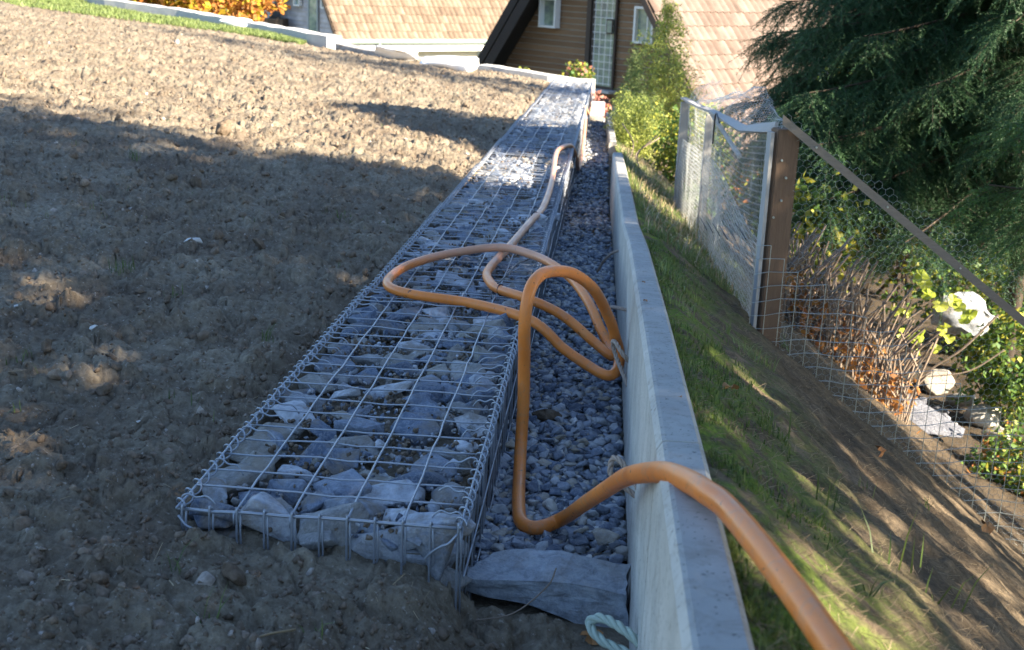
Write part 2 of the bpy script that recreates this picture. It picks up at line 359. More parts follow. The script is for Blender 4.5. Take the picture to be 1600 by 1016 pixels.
def m_slope():
    m, t, b = nmat('bank_earth', .95, 0, .15); p = wpos(t)
    n1 = noise(t, 5, 6, .65, p); n2 = noise(t, 60, 6, .7, p)
    c = ramp(t, n1, [(.3, (.06, .045, .031)), (.5, (.11, .085, .057)), (.7, (.18, .14, .095))])
    c = mix(t, c, ramp(t, n2, [(.3, (.5, .5, .5)), (.7, (1.4, 1.35, 1.3))]), 1, 'MULTIPLY')
    # moss close to the concrete edge
    sep = t.nodes.new('ShaderNodeSeparateXYZ'); t.links.new(p, sep.inputs[0])
    near = math_(t, 'SUBTRACT', 1.6, math_(t, 'MULTIPLY', sep.outputs[0], 2.6), True)
    ms = math_(t, 'MULTIPLY', near, ramp(t, noise(t, 9, 6, .7, p), [(.42, (0, 0, 0)), (.56, (1, 1, 1))]), True)
    moss = ramp(t, noise(t, 110, 5, .7, p), [(.3, (.035, .065, .008)), (.7, (.17, .235, .035))])
    c = mix(t, c, moss, ms)
    hum = math_(t, 'MULTIPLY', math_(t, 'SUBTRACT', sep.outputs[0], 1.25), 1.4, True); c = mix(t, c, ramp(t, n2, [(.3, (.022, .017, .012)), (.6, (.06, .045, .03)), (.75, (.12, .085, .05))]), math_(t, 'MULTIPLY', hum, .85))
    t.links.new(c, b.inputs['Base Color']); bump(t, b, n2, .9, .012); return m
M['slope'] = m_slope()
M['ground'] = simple('far_ground', (.07, .09, .035), (.16, .13, .08), 1.5, .95)

# ------------------------------------------------------------ terrain
GX0, GX1 = -.765, -.225          # gabion wall sides
def gtop(Y): return .32-.03*Y
def zgrav(Y): return .15-.045*Y
WY = [-3, 1.08, 1.78, 2.8, 3.46, 4.35, 5.1, 6.1, 8.6, 12, 16.5, 30]; WZ = [.86, .633, .578, .49, .426, .34, .272, .213, .085, -.28, -.47, -1.1]
def zwall(Y): return np.interp(Y, WY, WZ)
def xwall(Y): return np.interp(Y, [0, 4.35, 5.1, 6.1, 8.6, 12, 16.5, 30], [.105, .105, .091, .085, .057, .043, -.009, -.1])
def zfield_base(X, Y):
    return .28-.085*(X+.765)-.028*Y
BX = [-30, -14, -10.1, -9, -7.2, -5.2, -4.2, -3.2, -2, -.83, .2]; BY = [45, 28.4, 23.1, 21.8, 21.2, 19.5, 18.8, 18.0, 18.3, 18.2, 18.5]
def yborder(X): return np.interp(X, BX, BY)
def zfield(X, Y, detail=True):
    z = zfield_base(X, Y)
    z = z+.05*fbm(X*.7, Y*.7, 3, 3)+.012*fbm(X*3.1, Y*3.1, 3, 11)
    # dip before the front of the gabion, towards the concrete
    z = z-.035*sst(-.7, .05, X)*sst(2.9, 2.0, Y)-.022*sst(2.6,2.05,Y)*sst(-.85,-.7,X)-.095*sst(-.30, -.17, X)*sst(1.6, 2.08, Y)
    if detail:
        w, i = worley(X*9+.6*fbm(X*6, Y*6, 2, 5), Y*9+.6*fbm(X*6, Y*6, 2, 6), 21); z = z+.040*(1-w*1.15)*np.clip(i*1.5-.45, 0, 1)
        w, i = worley(X*22, Y*22, 31); z = z+.020*(1-w*1.2)*np.clip(i*1.6-.3, 0, 1)
        w, i = worley(X*55, Y*55, 41); z = z+.009*(1-w*1.2)*i
        z = z+.012*fbm(X*16, Y*16, 5, 51, .65)
        q = np.abs(fbm(X*2.1+.3*fbm(X*5, Y*5, 2, 14), Y*2.6, 3, 101)); z = z-.022*np.exp(-(q/.035)**2)
        q = np.abs(fbm(X*6.5, Y*6.5, 3, 111)); z = z-.012*np.exp(-(q/.04)**2)
    return z
# soil field: graded sheet, finer near the wall end
NY, NX = 860, 720
Yr = .55*(50/.55)**np.linspace(0, 1, NY)
u = np.linspace(0, 1, NX)**1.15
YY = np.repeat(Yr[:, None], NX, 1); XX = .13-u[None, :]*(1.3+.62*YY)
jy = rng.uniform(-.3, .3, YY.shape)*YY*.004; YY = YY+jy
keep_b = YY < yborder(XX)+.3
ZZ = zfield(XX, YY)
inside = sst(GX0-.02, GX0+.035, XX)*sst(2.17, 2.24, YY)
ZZ = ZZ-inside*(.55+.03*np.maximum(YY-6, 0))
ridge = np.exp(-((XX-GX0+.05)/.05)**2)*sst(2.0, 2.4, YY); ZZ = ZZ-.012*ridge
lim = gtop(YY)-.012
ZZ = np.where((XX > GX0-.12) & (XX < GX0+.01) & (YY > 2.1), np.minimum(ZZ, lim+.5*(GX0-.0-XX).clip(0)), ZZ)
ZZ = np.where(YY > yborder(XX)+.05, ZZ-.4, ZZ)
idx = np.arange(NY*NX).reshape(NY, NX)
F = np.stack([idx[:-1, :-1], idx[1:, :-1], idx[1:, 1:], idx[:-1, 1:]], -1)[keep_b[:-1, :-1]].reshape(-1, 4)
o = obj('soil_field', np.stack([XX, YY, ZZ], -1).reshape(-1, 3), F[:, ::-1], M['soil'], smooth=True); tag(o, kind='structure')

def zslope(X, Y, detail=True):
    zw = zwall(Y)-.028-.06*(X-.175)
    pl = .765-.75*(X-.13)-.09*Y
    k = .04; h = np.clip(.5+.5*(zw-pl)/k, 0, 1); z = zw*(1-h)+pl*h-k*h*(1-h)
    low = -1.22-.03*(Y-5)-.10*np.maximum(X-2, 0)
    k = .25; h = np.clip(.5+.5*(low-z)/k, 0, 1); z = z*(1-h)+low*h+k*h*(1-h)
    if detail:
        e = sst(.28, .6, X)*sst(2.6, 1.6, X)
        q = X*.5+Y; z = z-.035*e*np.abs(fbm(q*2.6+.5*fbm(X*2, Y*2, 2, 7), X*.9, 4, 61))*2+.02*e
        w, i = worley(X*14, Y*14, 71); z = z+.012*(1-w*1.2)*i
        z = z+.016*fbm(X*9, Y*9, 5, 81, .6)
    return z
NY2, NX2 = 620, 420
Yr = .3*(34/.3)**np.linspace(0, 1, NY2); u = np.linspace(0, 1, NX2)**1.6
YY = np.repeat(Yr[:, None], NX2, 1); XX = (xwall(YY)+.05)+u[None, :]*(1.6+YY*.75)
ZZ = zslope(XX, YY); idx = np.arange(NY2*NX2).reshape(NY2, NX2)
F = np.stack([idx[:-1, :-1], idx[:-1, 1:], idx[1:, 1:], idx[1:, :-1]], -1).reshape(-1, 4)
o = obj('grassy_bank', np.stack([XX, YY, ZZ], -1).reshape(-1, 3), F, M['slope'], smooth=True); tag(o, kind='structure')
# wide lower ground out to the horizon
n = 60; g = np.linspace(-1, 1, n); g = np.sign(g)*np.abs(g)**2.2*600
GXm, GYm = np.meshgrid(g, g+8); GZ = -3.3+0*GXm-.02*np.clip(GYm-20, 0, 30)
idx = np.arange(n*n).reshape(n, n); F = np.stack([idx[:-1, :-1], idx[:-1, 1:], idx[1:, 1:], idx[1:, :-1]], -1).reshape(-1, 4)
tag(obj('ground', np.stack([GXm, GYm, GZ], -1).reshape(-1, 3), F, M['ground']), kind='structure')
# trench floor below the gravel
ys = np.linspace(2.1, 17.8, 60); V = []; 
for y in ys: V += [(GX1-.06, y, zgrav(y)-.03), (float(xwall(y))+.03, y, zgrav(y)-.03)]
tag(obj('trench_floor', V, [(2*i, 2*i+1, 2*i+3, 2*i+2) for i in range(59)], M['soil']), kind='structure')

# ------------------------------------------------------------ gabion wall
JY = [2.12, 4.02, 5.92, 7.55, 9.2, 11.2, 13.15, 15.45, 17.75]
big_rocks = [mesh('stone_form', *rock(12, (1, rng.uniform(.7, .95), rng.uniform(.45, .7)), 2, .013, .95), smooth=False) for _ in range(14)]
mid_rocks = [mesh('stone_form', *rock(13, (1, rng.uniform(.65, .95), rng.uniform(.4, .7)), 1, .05, .7)) for _ in range(8)]
chips = [rock(10, (1, rng.uniform(.6, .9), rng.uniform(.4, .7)), 0, 0, .6) for _ in range(8)]
clods = [rock(14, (1, rng.uniform(.75, 1), rng.uniform(.6, .85)), 0, 0, .1) for _ in range(8)]
for m_ in big_rocks+mid_rocks: m_.materials.append(M['gstone'])
def place(name, me, parent, loc, rot, sc):
    o = bpy.data.objects.new(name, me); COL.objects.link(o); o.parent = parent
    o.matrix_local = Matrix.Translation(loc) @ Euler(rot).to_matrix().to_4x4() @ Matrix.Diagonal((sc[0], sc[1], sc[2], 1)); return o
def hwire(p0, p1, r, wob=0.0):
    p0 = np.array(p0, float); p1 = np.array(p1, float); n = 9; P = p0+(p1-p0)*np.linspace(0, 1, n)[:, None]
    P[1:-1] += rng.normal(0, wob, (n-2, 3)); return sweep(P, r, 6)
wcross = []
for k in range(6):
    V, F_ = hwire((GX0, 0, 0), (GX1, 0, 0), .0021, .0016); me = mesh('top_wire', V, F_, True); me.materials.append(M['wire']); wcross.append(me)
wup = []
for k in range(5):
    V, F_ = hwire((0, 0, 0), (0, 0, -1), .0022, 0.0); V[:, 0] += .003*np.sin(V[:, 2]*3+k); me = mesh('side_wire', V, F_, True); me.materials.append(M['wire']); wup.append(me)
hookm = []
for sgn in (-1, 1):
    P = catmull([(0, 0, 0), (sgn*-.004, .004, .013), (sgn*.012, .008, .018), (sgn*.035, .010, .010), (sgn*.06, .012, .012), (sgn*.075, .013, .004), (sgn*.085, .012, -.006)], 4)
    V, F_ = sweep(P, .0021, 6); me = mesh('wire_hook', V, F_, True); me.materials.append(M['wire']); hookm.append(me)
bnames = ['nearest gabion basket, its front mesh and cut grey stones showing',
 'second gabion basket from the near end, lying under the looped orange hose',
 'third gabion basket, in the shade, with the pale muddy hose running straight along its top',
 'fourth gabion basket, where the sunlight first falls across the stones',
 'gabion basket where the hose bends over the right edge and hangs down the side',
 'gabion basket in bright sun just before the dark blue shadow band',
 'gabion basket lying wholly in the blue shadow band near the far end',
 'last gabion basket of the wall, farthest away, below the rose bush']
for bi in range(8):
    y0, y1 = JY[bi]+.006, JY[bi+1]-.006; ym = .5*(y0+y1); L = y1-y0
    zt = gtop(ym)+rng.uniform(-.006, .006)*(bi > 0)
    root = empty('gabion_basket', ((GX0+GX1)/2, y0, zgrav(ym)), bnames[bi], 'gabion', 'gabion baskets filled with broken stone')
    base = Matrix.Translation((-(GX0+GX1)/2, -y0, -zgrav(ym)))
    def T(p): return Vector((p[0]-(GX0+GX1)/2, p[1]-y0, p[2]-zgrav(ym)))
    def add(name, V, F_, mat, smooth=True, tint=None):
        return obj(name, np.asarray(V)-np.array([(GX0+GX1)/2, y0, zgrav(ym)]), F_, mat, root, smooth, tint)
    slope = -.022
    def zt_(y): return zt+slope*(y-ym)
    ncr = int(round(L/.1))
    # filling: dark soil and rubble core
    mb = MB(); d = zt-zgrav(ym)+.25
    V = [(x, y, z) for x in (GX0+.035, GX1-.035) for y in (y0+.03 if bi == 0 else y0-.006, y1+.006) for z in (zgrav(ym)-.3, zt_(y)-.075)]
    add('rubble_core', V, [(0, 1, 3, 2), (4, 6, 7, 5), (0, 4, 5, 1), (2, 3, 7, 6), (0, 2, 6, 4), (1, 5, 7, 3)], M['soil'], False)
    # stones on top, one by one
    y = y0+.05; row = 0
    while y < y1-.03:
        x = GX0+.038+rng.uniform(0, .03)
        while x < GX1-.03:
            s = rng.uniform(.085, .15) if bi < 3 or rng.random() < .5 else rng.uniform(.10, .17)
            edge = x < GX0+.08 or x > GX1-.1
            if rng.random() < (.93 if edge or row == 0 else .74):
                th = rng.uniform(.55, .85)
                zc = zt_(y)-.012-s*th*.26-rng.uniform(0, .014)
                place('stone', big_rocks[rng.integers(14)], root, T((x+rng.normal(0, .006), y+rng.normal(0, .012), zc)), (rng.normal(0, .16), rng.normal(0, .16), rng.uniform(0, 6.28)), (s, s*rng.uniform(.8, 1.15), s*th))
            x += s*rng.uniform(.72, .95)
        y += rng.uniform(.075, .10); row += 1
    # stones in the right side face
    hgt = zt-zgrav(ym)
    z = zt-.05
    while z > zgrav(ym)-.04:
        y = y0+.05
        while y < y1-.02:
            s = rng.uniform(.09, .15)
            place('stone', big_rocks[rng.integers(14)], root, T((GX1-.058, y, z)), tuple(rng.uniform(0, 6.28, 3)), (s*.85, s, s*.8)); y += s*rng.uniform(.75, .95)
        z -= .085
    if bi == 0:      # front face: large blocks
        for x, z, sx, sz in [(-.705, .215, .12, .07), (-.715, .165, .13, .06), (-.60, .205, .12, .09), (-.615, .14, .10, .07), (-.48, .195, .16, .12), (-.385, .185, .11, .12), (-.40, .12, .10, .07), (-.275, .215, .145, .075), (-.30, .165, .12, .05), (-.275, .125, .14, .085)]:
            place('stone', big_rocks[rng.integers(14)], root, T((x, y0+.052, z)), (rng.normal(0, .12), rng.normal(0, .2), rng.choice([0, 3.1])+rng.normal(0, .15)), (sx*1.08, .10, sz*1.35))
    # small chips, pebbles and soil between the stones
    nn = int(L*(900 if bi < 2 else 520 if bi < 4 else 260))
    px = rng.uniform(GX0+.03, GX1-.03, nn); py = rng.uniform(y0+.03, y1-.01, nn)
    sc = rng.lognormal(math.log(.016), .45, nn).clip(.006, .045)
    pos = np.stack([px, py, zt+slope*(py-ym)-.028-rng.uniform(0, .022, nn)], 1)-np.array([(GX0+GX1)/2, y0, zgrav(ym)])
    c = scatter(chips, pos, rotmats(nn), sc, 'stone_chip', M['gstone_j'], root); c['kind'] = 'stuff'
    nn = int(nn*1.2); px = rng.uniform(GX0+.03, GX1-.03, nn); py = rng.uniform(y0+.02, y1-.01, nn)
    msk = fbm(px*14, py*14, 3, 91+bi) > -.02; px, py = px[msk], py[msk]; nn = len(px)
    pos = np.stack([px, py, zt+slope*(py-ym)-.020-rng.uniform(0, .028, nn)], 1)-np.array([(GX0+GX1)/2, y0, zgrav(ym)])
    c = scatter(clods, pos, rotmats(nn), rng.uniform(.006, .02, nn), 'soil_crumb', M['clod'], root); c['kind'] = 'stuff'
    # mesh: cross wires, long wires, uprights, spirals, hooks
    for k in range(ncr+1):
        y = y0+L*k/ncr
        if k == 0 and bi == 0:
            V, F_ = hwire((GX0, y, zt_(y)), (GX1, y, zt_(y)-.002), .0032, .0006); add('top_wire', V, F_, M['wire'])
        else: place('top_wire', wcross[rng.integers(6)], root, T((0, y, zt_(y)+rng.normal(0, .0015))), (0, rng.normal(0, .006), rng.normal(0, .008)), (1, 1, 1))
    lw = []
    for x in [GX0, GX0+.11, GX0+.218, GX0+.325, GX0+.432, GX1]:
        n_ = 24; yy = np.linspace(y0-(.012 if 0 < 1 else 0), y1, n_); P = np.stack([x+rng.normal(0, .001, n_), yy, zt_(yy)+.0042+rng.normal(0, .0012, n_)], 1)
        if bi == 0 and GX0 < x < GX1: P = np.vstack([[x, y0-.006, zt_(y0)-.022], [x, y0-.008, zt_(y0)-.002], P[1:]])
        V, F_ = sweep(P, .0023 if GX0 < x < GX1 else .0028, 6); add('long_wire', V, F_, M['wire'])
    nup = int(round(L/.05)); dep = zt-zgrav(ym)+.06
    for k in range(nup+1):
        y = y0+L*k/nup
        place('side_wire', wup[k % 5], root, T((GX1+.004+rng.normal(0, .0012), y, zt_(y)+.002)), (rng.normal(0, .01), rng.normal(0, .006), 0), (1, 1, dep))
    for j in range(1, int(dep/.1)+1):
        V, F_ = hwire((GX1+.008, y0, zt_(y0)-.1*j), (GX1+.008, y1, zt_(y1)-.1*j), .0022, .001); add('side_rail_wire', V, F_, M['wire'])
    for x, rr in ((GX0+.002, .0115), (GX1, .0115)):
        ph = np.arange(0, 2*math.pi*L/.05, .45 if bi < 3 else .8); yy = y0+ph*.05/(2*math.pi)
        P = np.stack([x+rr*np.cos(ph), yy, zt_(yy)+.003+rr*np.sin(ph)], 1); V, F_ = sweep(P, .0022, 5); add('binding_spiral', V, F_, M['wire'])
    for k in range(ncr):
        y = y0+L*(k+.5)/ncr-.03
        if bi < 5:
            for s_, x in ((0, GX1-.005), (1, GX0+.005)):
                if rng.random() < .85: place('wire_hook', hookm[s_], root, T((x, y, zt_(y)+.001)), (0, rng.normal(0, .12), rng.normal(0, .2)), (rng.uniform(.6, .95),)*2+(1,))
    if bi == 0:
        for k in range(11):
            x = GX0+.01+.0525*k-.0*k; x = min(x, GX1-.002)
            P = [(x, y0-.009, zt-.19), (x+.001, y0-.009, zt+.012), (x+.002, y0-.002, zt+.026), (x+.004, y0+.006, zt+.016), (x+.006, y0-.004, zt-.01), (x+.007, y0-.006, zt-.05), (x+.003, y0-.003, zt-.062)]
            V, F_ = sweep(catmull(P, 5), .0028 if k in (0, 10) else .0023, 6); add('front_wire', V, F_, M['wire'])
        for x, s_ in ((GX0, 1), (GX1, -1)):
            P = catmull([(x+.005*s_, y0-.012, zt+.012), (x+.02*s_, y0-.018, zt-.004), (x+.035*s_, y0-.018, zt-.012), (x+.055*s_, y0-.012, zt-.03), (x+.066*s_, y0-.008, zt-.045)], 5)
            V, F_ = sweep(P, .0027, 6); add('wire_hook', V, F_, M['wire'])
    else:            # binding wire clumps over the joint
        for x in [GX0+.11, GX0+.218, GX0+.325, GX0+.432]:
            ph = np.arange(0, 2*math.pi*4, .7); P = np.stack([x-.012+ph*.001, y0-.006+.012*np.cos(ph), zt_(y0)+.006+.010*np.sin(ph)], 1)
            V, F_ = sweep(P, .002, 5); add('joint_binding', V, F_, M['wire'])

# ------------------------------------------------------------ gravel in the trench
gv = [rock(11, (1, rng.uniform(.65, .95), rng.uniform(.35, .6)), 0, 0, .45) for _ in range(14)]
groot = tag(empty('gravel_bed', (-.05, 2.4, zgrav(2.4))), kind='structure')
def gpos(n, ya, yb, lay):
    y = ya*(yb/ya)**rng.random(n) if lay < 9 else rng.uniform(ya, yb, n); xw = xwall(y); x = GX1+.0+rng.random(n)*(xw-.012-GX1)
    z = zgrav(y)+.018*fbm(x*5, y*5, 3, 77)+.03*np.clip((GX1+.1-x)/.1, 0, 1)*0; return np.stack([x, y, z], 1)
near = gpos(290, 2.36, 3.6, 0)
keep = []
for p in near:
    if all((p[0]-q[0])**2+(p[1]-q[1])**2 > .026**2 for q in keep): keep.append(p)
gme = []
for k in range(12):
    me = mesh('stone_form', *rock(13, (1, rng.uniform(.65, .95), rng.uniform(.4, .62)), 1, .03, .45)); me.materials.append(M['gravel_o']); gme.append(me)
for p in keep:
    s = rng.uniform(.028, .056)
    o = place('gravel_stone', gme[rng.integers(12)], groot, Vector(p)+Vector((.05, -2.4, -zgrav(2.4)+rng.uniform(.001, .012))), (rng.normal(0, .35), rng.normal(0, .35), rng.uniform(0, 6.28)), (s,)*3)
pos = np.vstack([gpos(5200, 2.3, 6.5, 0), gpos(5200, 5, 17.3, 0)]); pos[:, 2] -= rng.uniform(0, .016, len(pos))
o = scatter(gv, pos, rotmats(len(pos), False, .35), rng.lognormal(math.log(.034), .25, len(pos)).clip(.02, .06), 'loose_gravel', M['gravel'], groot); o['kind'] = 'stuff'; o.location = (.05, -2.4, -zgrav(2.4))
# boulder closing the trench
bm = bmesh.new(); cr = [(-.185, -.03, .0), (.165, -.075, -.085), (.175, .075, -.07), (-.15, .085, -.04), (-.175, -.035, .03), (.168, -.062, .052), (.160, .080, .055), (-.12, .080, .045)]
vs = [bm.verts.new(c) for c in cr]
for f in [(3, 2, 1, 0), (4, 5, 6, 7), (0, 1, 5, 4), (1, 2, 6, 5), (2, 3, 7, 6), (3, 0, 4, 7)]: bm.faces.new([vs[i] for i in f])
bmesh.ops.subdivide_edges(bm, edges=list(bm.edges), cuts=11, use_grid_fill=True); bmesh.ops.triangulate(bm, faces=bm.faces); bm.normal_update()
from mathutils import noise as mn
for v in bm.verts:
    q = v.co*9; d = mn.noise(Vector((q.x, q.y*1.3, q.z)))*.018+mn.noise(v.co*34)*.006+mn.noise(v.co*80)*.0025; st = round(mn.noise(v.co*6+Vector((3, 1, 7)))*5)/5*.016
    v.co += v.normal*(d+st)+Vector((0, 0, .010*math.sin(v.co.x*17+1)))
me = bpy.data.meshes.new('boulder'); bm.to_mesh(me); bm.free(); me.materials.append(M['slabgrey'])
o = link('boulder', me); o.location = (-.062, 2.26, .066); o.scale = (1, .75, .80); o.rotation_euler = (R(3), R(1), R(-3)); tag(o, 'flat rough grey slab stone wedged between the near gabion and the concrete edging', 'boulder')
b2 = mesh('flat_stone', *rock(10, (.09, .05, .02), 1, .03, .6)); b2.materials.append(M['gravel_o']); o = link('flat_stone', b2); o.location = (.045, 2.50, .075); o.rotation_euler = (R(14), R(-5), R(20))
tag(o, 'thin pointed flat stone lying on the gravel behind the near boulder', 'stone')
b3 = mesh('brown_stone', *rock(16, (.10, .07, .05), 1, .05, .3)); b3.materials.append(M['clod']); o = link('brown_stone', b3); o.location = (-.12, 3.42, .015); o.rotation_euler = (.1, .2, .4)
tag(o, 'brown earthy stone on the blue gravel beside the hose loops', 'stone')

# ------------------------------------------------------------ concrete edging
def edging(ys, xo, name, lab, cat, zb=.75, zfun=zwall, xfun=xwall):
    root = empty(name, (float(xfun(ys[0])), ys[0], float(zfun(ys[0]))-.3), lab, cat)
    for a, b in zip(ys[:-1], ys[1:]):
        bm = bmesh.new(); n = 7; prof = []
        for k in range(n):
            y = a+.0035+(b-a-.007)*k/(n-1); x0 = float(xfun(y)); z = float(zfun(y)); 
            pr = [(x0-.004, z-zb), (x0, z-.016), (x0+.008, z-.002), (x0+.014, z), (x0+.062, z), (x0+.070, z-.008), (x0+.071, z-zb)]
            prof.append([bm.verts.new((px-root.location.x, y-root.location.y, pz-root.location.z)) for px, pz in pr])
        for A, B in zip(prof[:-1], prof[1:]):
            for i in range(6): bm.faces.new((A[i], A[i+1], B[i+1], B[i]))
        bm.faces.new(prof[0][::-1]); bm.faces.new(prof[-1]); bmesh.ops.recalc_face_normals(bm, faces=bm.faces)
        me = bpy.data.meshes.new('edging_slab'); bm.to_mesh(me); bm.free(); link('edging_slab', me, M['concrete'], root)
    return root
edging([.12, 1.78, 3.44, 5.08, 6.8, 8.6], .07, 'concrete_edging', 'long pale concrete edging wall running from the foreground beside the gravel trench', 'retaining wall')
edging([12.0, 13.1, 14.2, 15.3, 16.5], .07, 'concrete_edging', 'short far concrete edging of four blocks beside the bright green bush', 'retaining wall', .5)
mb = MB(); mb.box((0, 0, 0), (.28, .30, .16)); me = mesh('step_block', np.vstack(mb.V), mb.F); o = link('step_block', me, M['foil']); o.location = (-.17, 17.2, -.50); tag(o, 'sunlit white block closing the far end of the trench', 'block')
b4 = mesh('cream_stone', *rock(14, (.24, .2, .14), 1, .04, .7)); b4.materials.append(M['lime']); o = link('cream_stone', b4); o.location = (-.13, 16.7, -.60); tag(o, 'rough cream stone lying below the white block at the far trench end', 'stone')

# ------------------------------------------------------------ hose
H = [(-.235, 17.4, -.20), (-.20, 15.6, -.27), (-.195, 14.2, -.25), (-.2, 13.2, -.13), (-.225, 12.9, -.055), (-.205, 12.5, -.16), (-.195, 11.2, -.28), (-.195, 9.8, -.22), (-.20, 9.05, -.03), (-.235, 8.8, .085), (-.30, 8.5, .105), (-.314, 8.1, .105),
 (-.279, 6.85, .137), (-.277, 5.9, .166), (-.308, 5.5, .178), (-.349, 4.92, .195), (-.378, 4.57, .206), (-.391, 4.32, .213), (-.366, 4.16, .219), (-.324, 4.05, .223), (-.207, 3.905, .23), (-.1, 3.85, .198), (.0, 3.78, .14), (.052, 3.72, .118),
 (.068, 3.73, .112), (.05, 3.80, .126), (.02, 3.87, .16), (-.02, 4.0, .205), (-.082, 4.2, .232), (-.16, 4.4, .236), (-.249, 4.57, .232), (-.379, 4.665, .232), (-.565, 4.58, .215), (-.677, 4.36, .216), (-.708, 4.13, .222), (-.682, 3.98, .226), (-.579, 3.885, .230),
 (-.385, 3.81, .232), (-.191, 3.65, .232), (-.088, 3.6, .165), (-.008, 3.55, .13), (.04, 3.5, .122), (.066, 3.50, .126), (.080, 3.54, .142), (.079, 3.58, .175), (.062, 3.54, .235), (.045, 3.5, .29), (-.002, 3.4, .398), (-.057, 3.3, .465), (-.106, 3.2, .497), (-.143, 3.1, .508),
 (-.166, 3.04, .480), (-.174, 3.02, .405), (-.172, 3.03, .305), (-.169, 3.03, .19), (-.169, 3.0, .085), (-.163, 2.88, .045), (-.150, 2.68, .052), (-.136, 2.585, .056), (-.099, 2.56, .057), (-.044, 2.58, .075), (.004, 2.4, .195), (.044, 2.18, .325), (.068, 1.96, .440), (.090, 1.77, .528), (.116, 1.64, .583),
 (.140, 1.54, .612), (.155, 1.48, .625), (.175, 1.42, .632), (.205, 1.27, .643), (.233, 1.10, .654), (.25, .98, .655), (.27, .75, .63), (.32, .4, .6)]
P = resample(catmull(H, 10), .012)
V, F_ = sweep(P, .0160, 14); o = obj('garden_hose', V, F_, M['hose'], None, True); tag(o, 'orange rubber hose looped over the gabion, down onto the gravel and over the concrete edging', 'hose')
# dark tie wire
mb = MB(); mb.tube(catmull([(-.238, 4.75, .19), (-.27, 4.5, .222), (-.285, 4.35, .245), (-.32, 4.1, .243), (-.33, 4.05, .243)], 5), .0024, 6)
ph = np.linspace(0, 2*math.pi*1.1, 22); c = np.array([-.324, 4.05, .223]); d = np.array([.77, -.62, 0]); s_ = np.array([.62, .77, 0])
mb.tube([c+.0185*math.cos(a)*s_+np.array([0, 0, .0185*math.sin(a)])+d*.003*a for a in ph], .0022, 6)
mb.tube(catmull([(-.335, 4.04, .208), (-.345, 4.0, .226), (-.34, 3.95, .215)], 4), .0022, 6)
tag(mb.build('tie_wire', M['dark_wire'], None, True), 'thin dark blue wire tying the hose to the mesh of the second basket', 'wire')
mb = MB(); ph = np.linspace(0, 2*math.pi*1.1, 22); c = np.array([-.298, 5.66, .172])
mb.tube([c+np.array([.0185*math.cos(a), .001*a, .0185*math.sin(a)]) for a in ph], .0022, 6); mb.tube([(-.28, 5.66, .17), (-.255, 5.7, .165), (-.235, 5.78, .15)], .002, 6)
tag(mb.build('tie_wire', M['dark_wire'], None, True), 'small dark wire ring round the muddy hose on the shaded third basket', 'wire')
mb = MB(); mb.tube(catmull([(-.20, 8.9, .0), (-.20, 8.3, -.02), (-.212, 7.6, -.08), (-.20, 8.4, -.12), (-.19, 9.3, -.2)], 6), .003, 5)
tag(mb.build('tie_wire', M['dark_wire'], None, True), 'dark wire hanging down the sunlit side of the gabion below the hose bend', 'wire')
# ropes: three twisted strands
def rope(pts, r, mat, lab):
    P = resample(catmull(pts, 10), r*.55); n = len(P); T_ = np.gradient(P, axis=0); T_ /= np.linalg.norm(T_, axis=1)[:, None]
    N = np.cross(T_[0], (0.3, .2, 1)); Ns = []
    for i in range(n): N = N-T_[i]*(N@T_[i]); N = N/np.linalg.norm(N); Ns.append(N)
    Ns = np.array(Ns); Bs = np.cross(T_, Ns); root = empty('rope_loop', tuple(P[0]), lab, 'rope')
    for k in range(3):
        a = np.arange(n)*.42+k*2.094; Q = P+r*.52*(np.cos(a)[:, None]*Ns+np.sin(a)[:, None]*Bs)
        V, F_ = sweep(Q, r*.56, 6); obj('strand', V-P[0], F_, mat, root, True)
rope([(.108, 2.34, .262), (.092, 2.38, .270), (.072, 2.40, .292), (.055, 2.42, .290), (.052, 2.41, .262), (.072, 2.40, .245), (.108, 2.38, .225)], .0062, M['rope'], 'brown rope loop on the inner face of the concrete, just behind where the hose crosses')
rope([(.108, 3.42, .19), (.085, 3.42, .215), (.065, 3.46, .235), (.058, 3.52, .215), (.072, 3.50, .175), (.108, 3.38, .13)], .0065, M['rope'], 'frayed rope loop that ties the hose bundle to the concrete edging')
rope([(.108, 4.0, .19), (.08, 4.02, .19), (.055, 4.1, .17), (.03, 4.2, .13), (.0, 4.3, .02)], .0065, M['rope'], 'brown rope end behind the hose bundle, reaching down to the gravel')
rope([(.108, 5.35, .10), (.07, 5.4, .08), (.03, 5.5, .02), (.0, 5.6, -.06)], .0065, M['rope'], 'brown rope end farthest along the concrete edging in the shaded gravel')
rope([(.109, 1.86, .185), (.085, 1.88, .196), (.045, 1.92, .196), (.022, 1.93, .180), (.045, 1.90, .165), (.109, 1.86, .160)], .0085, M['rope_g'], 'thick pale green rope loop at the bottom edge beside the concrete')

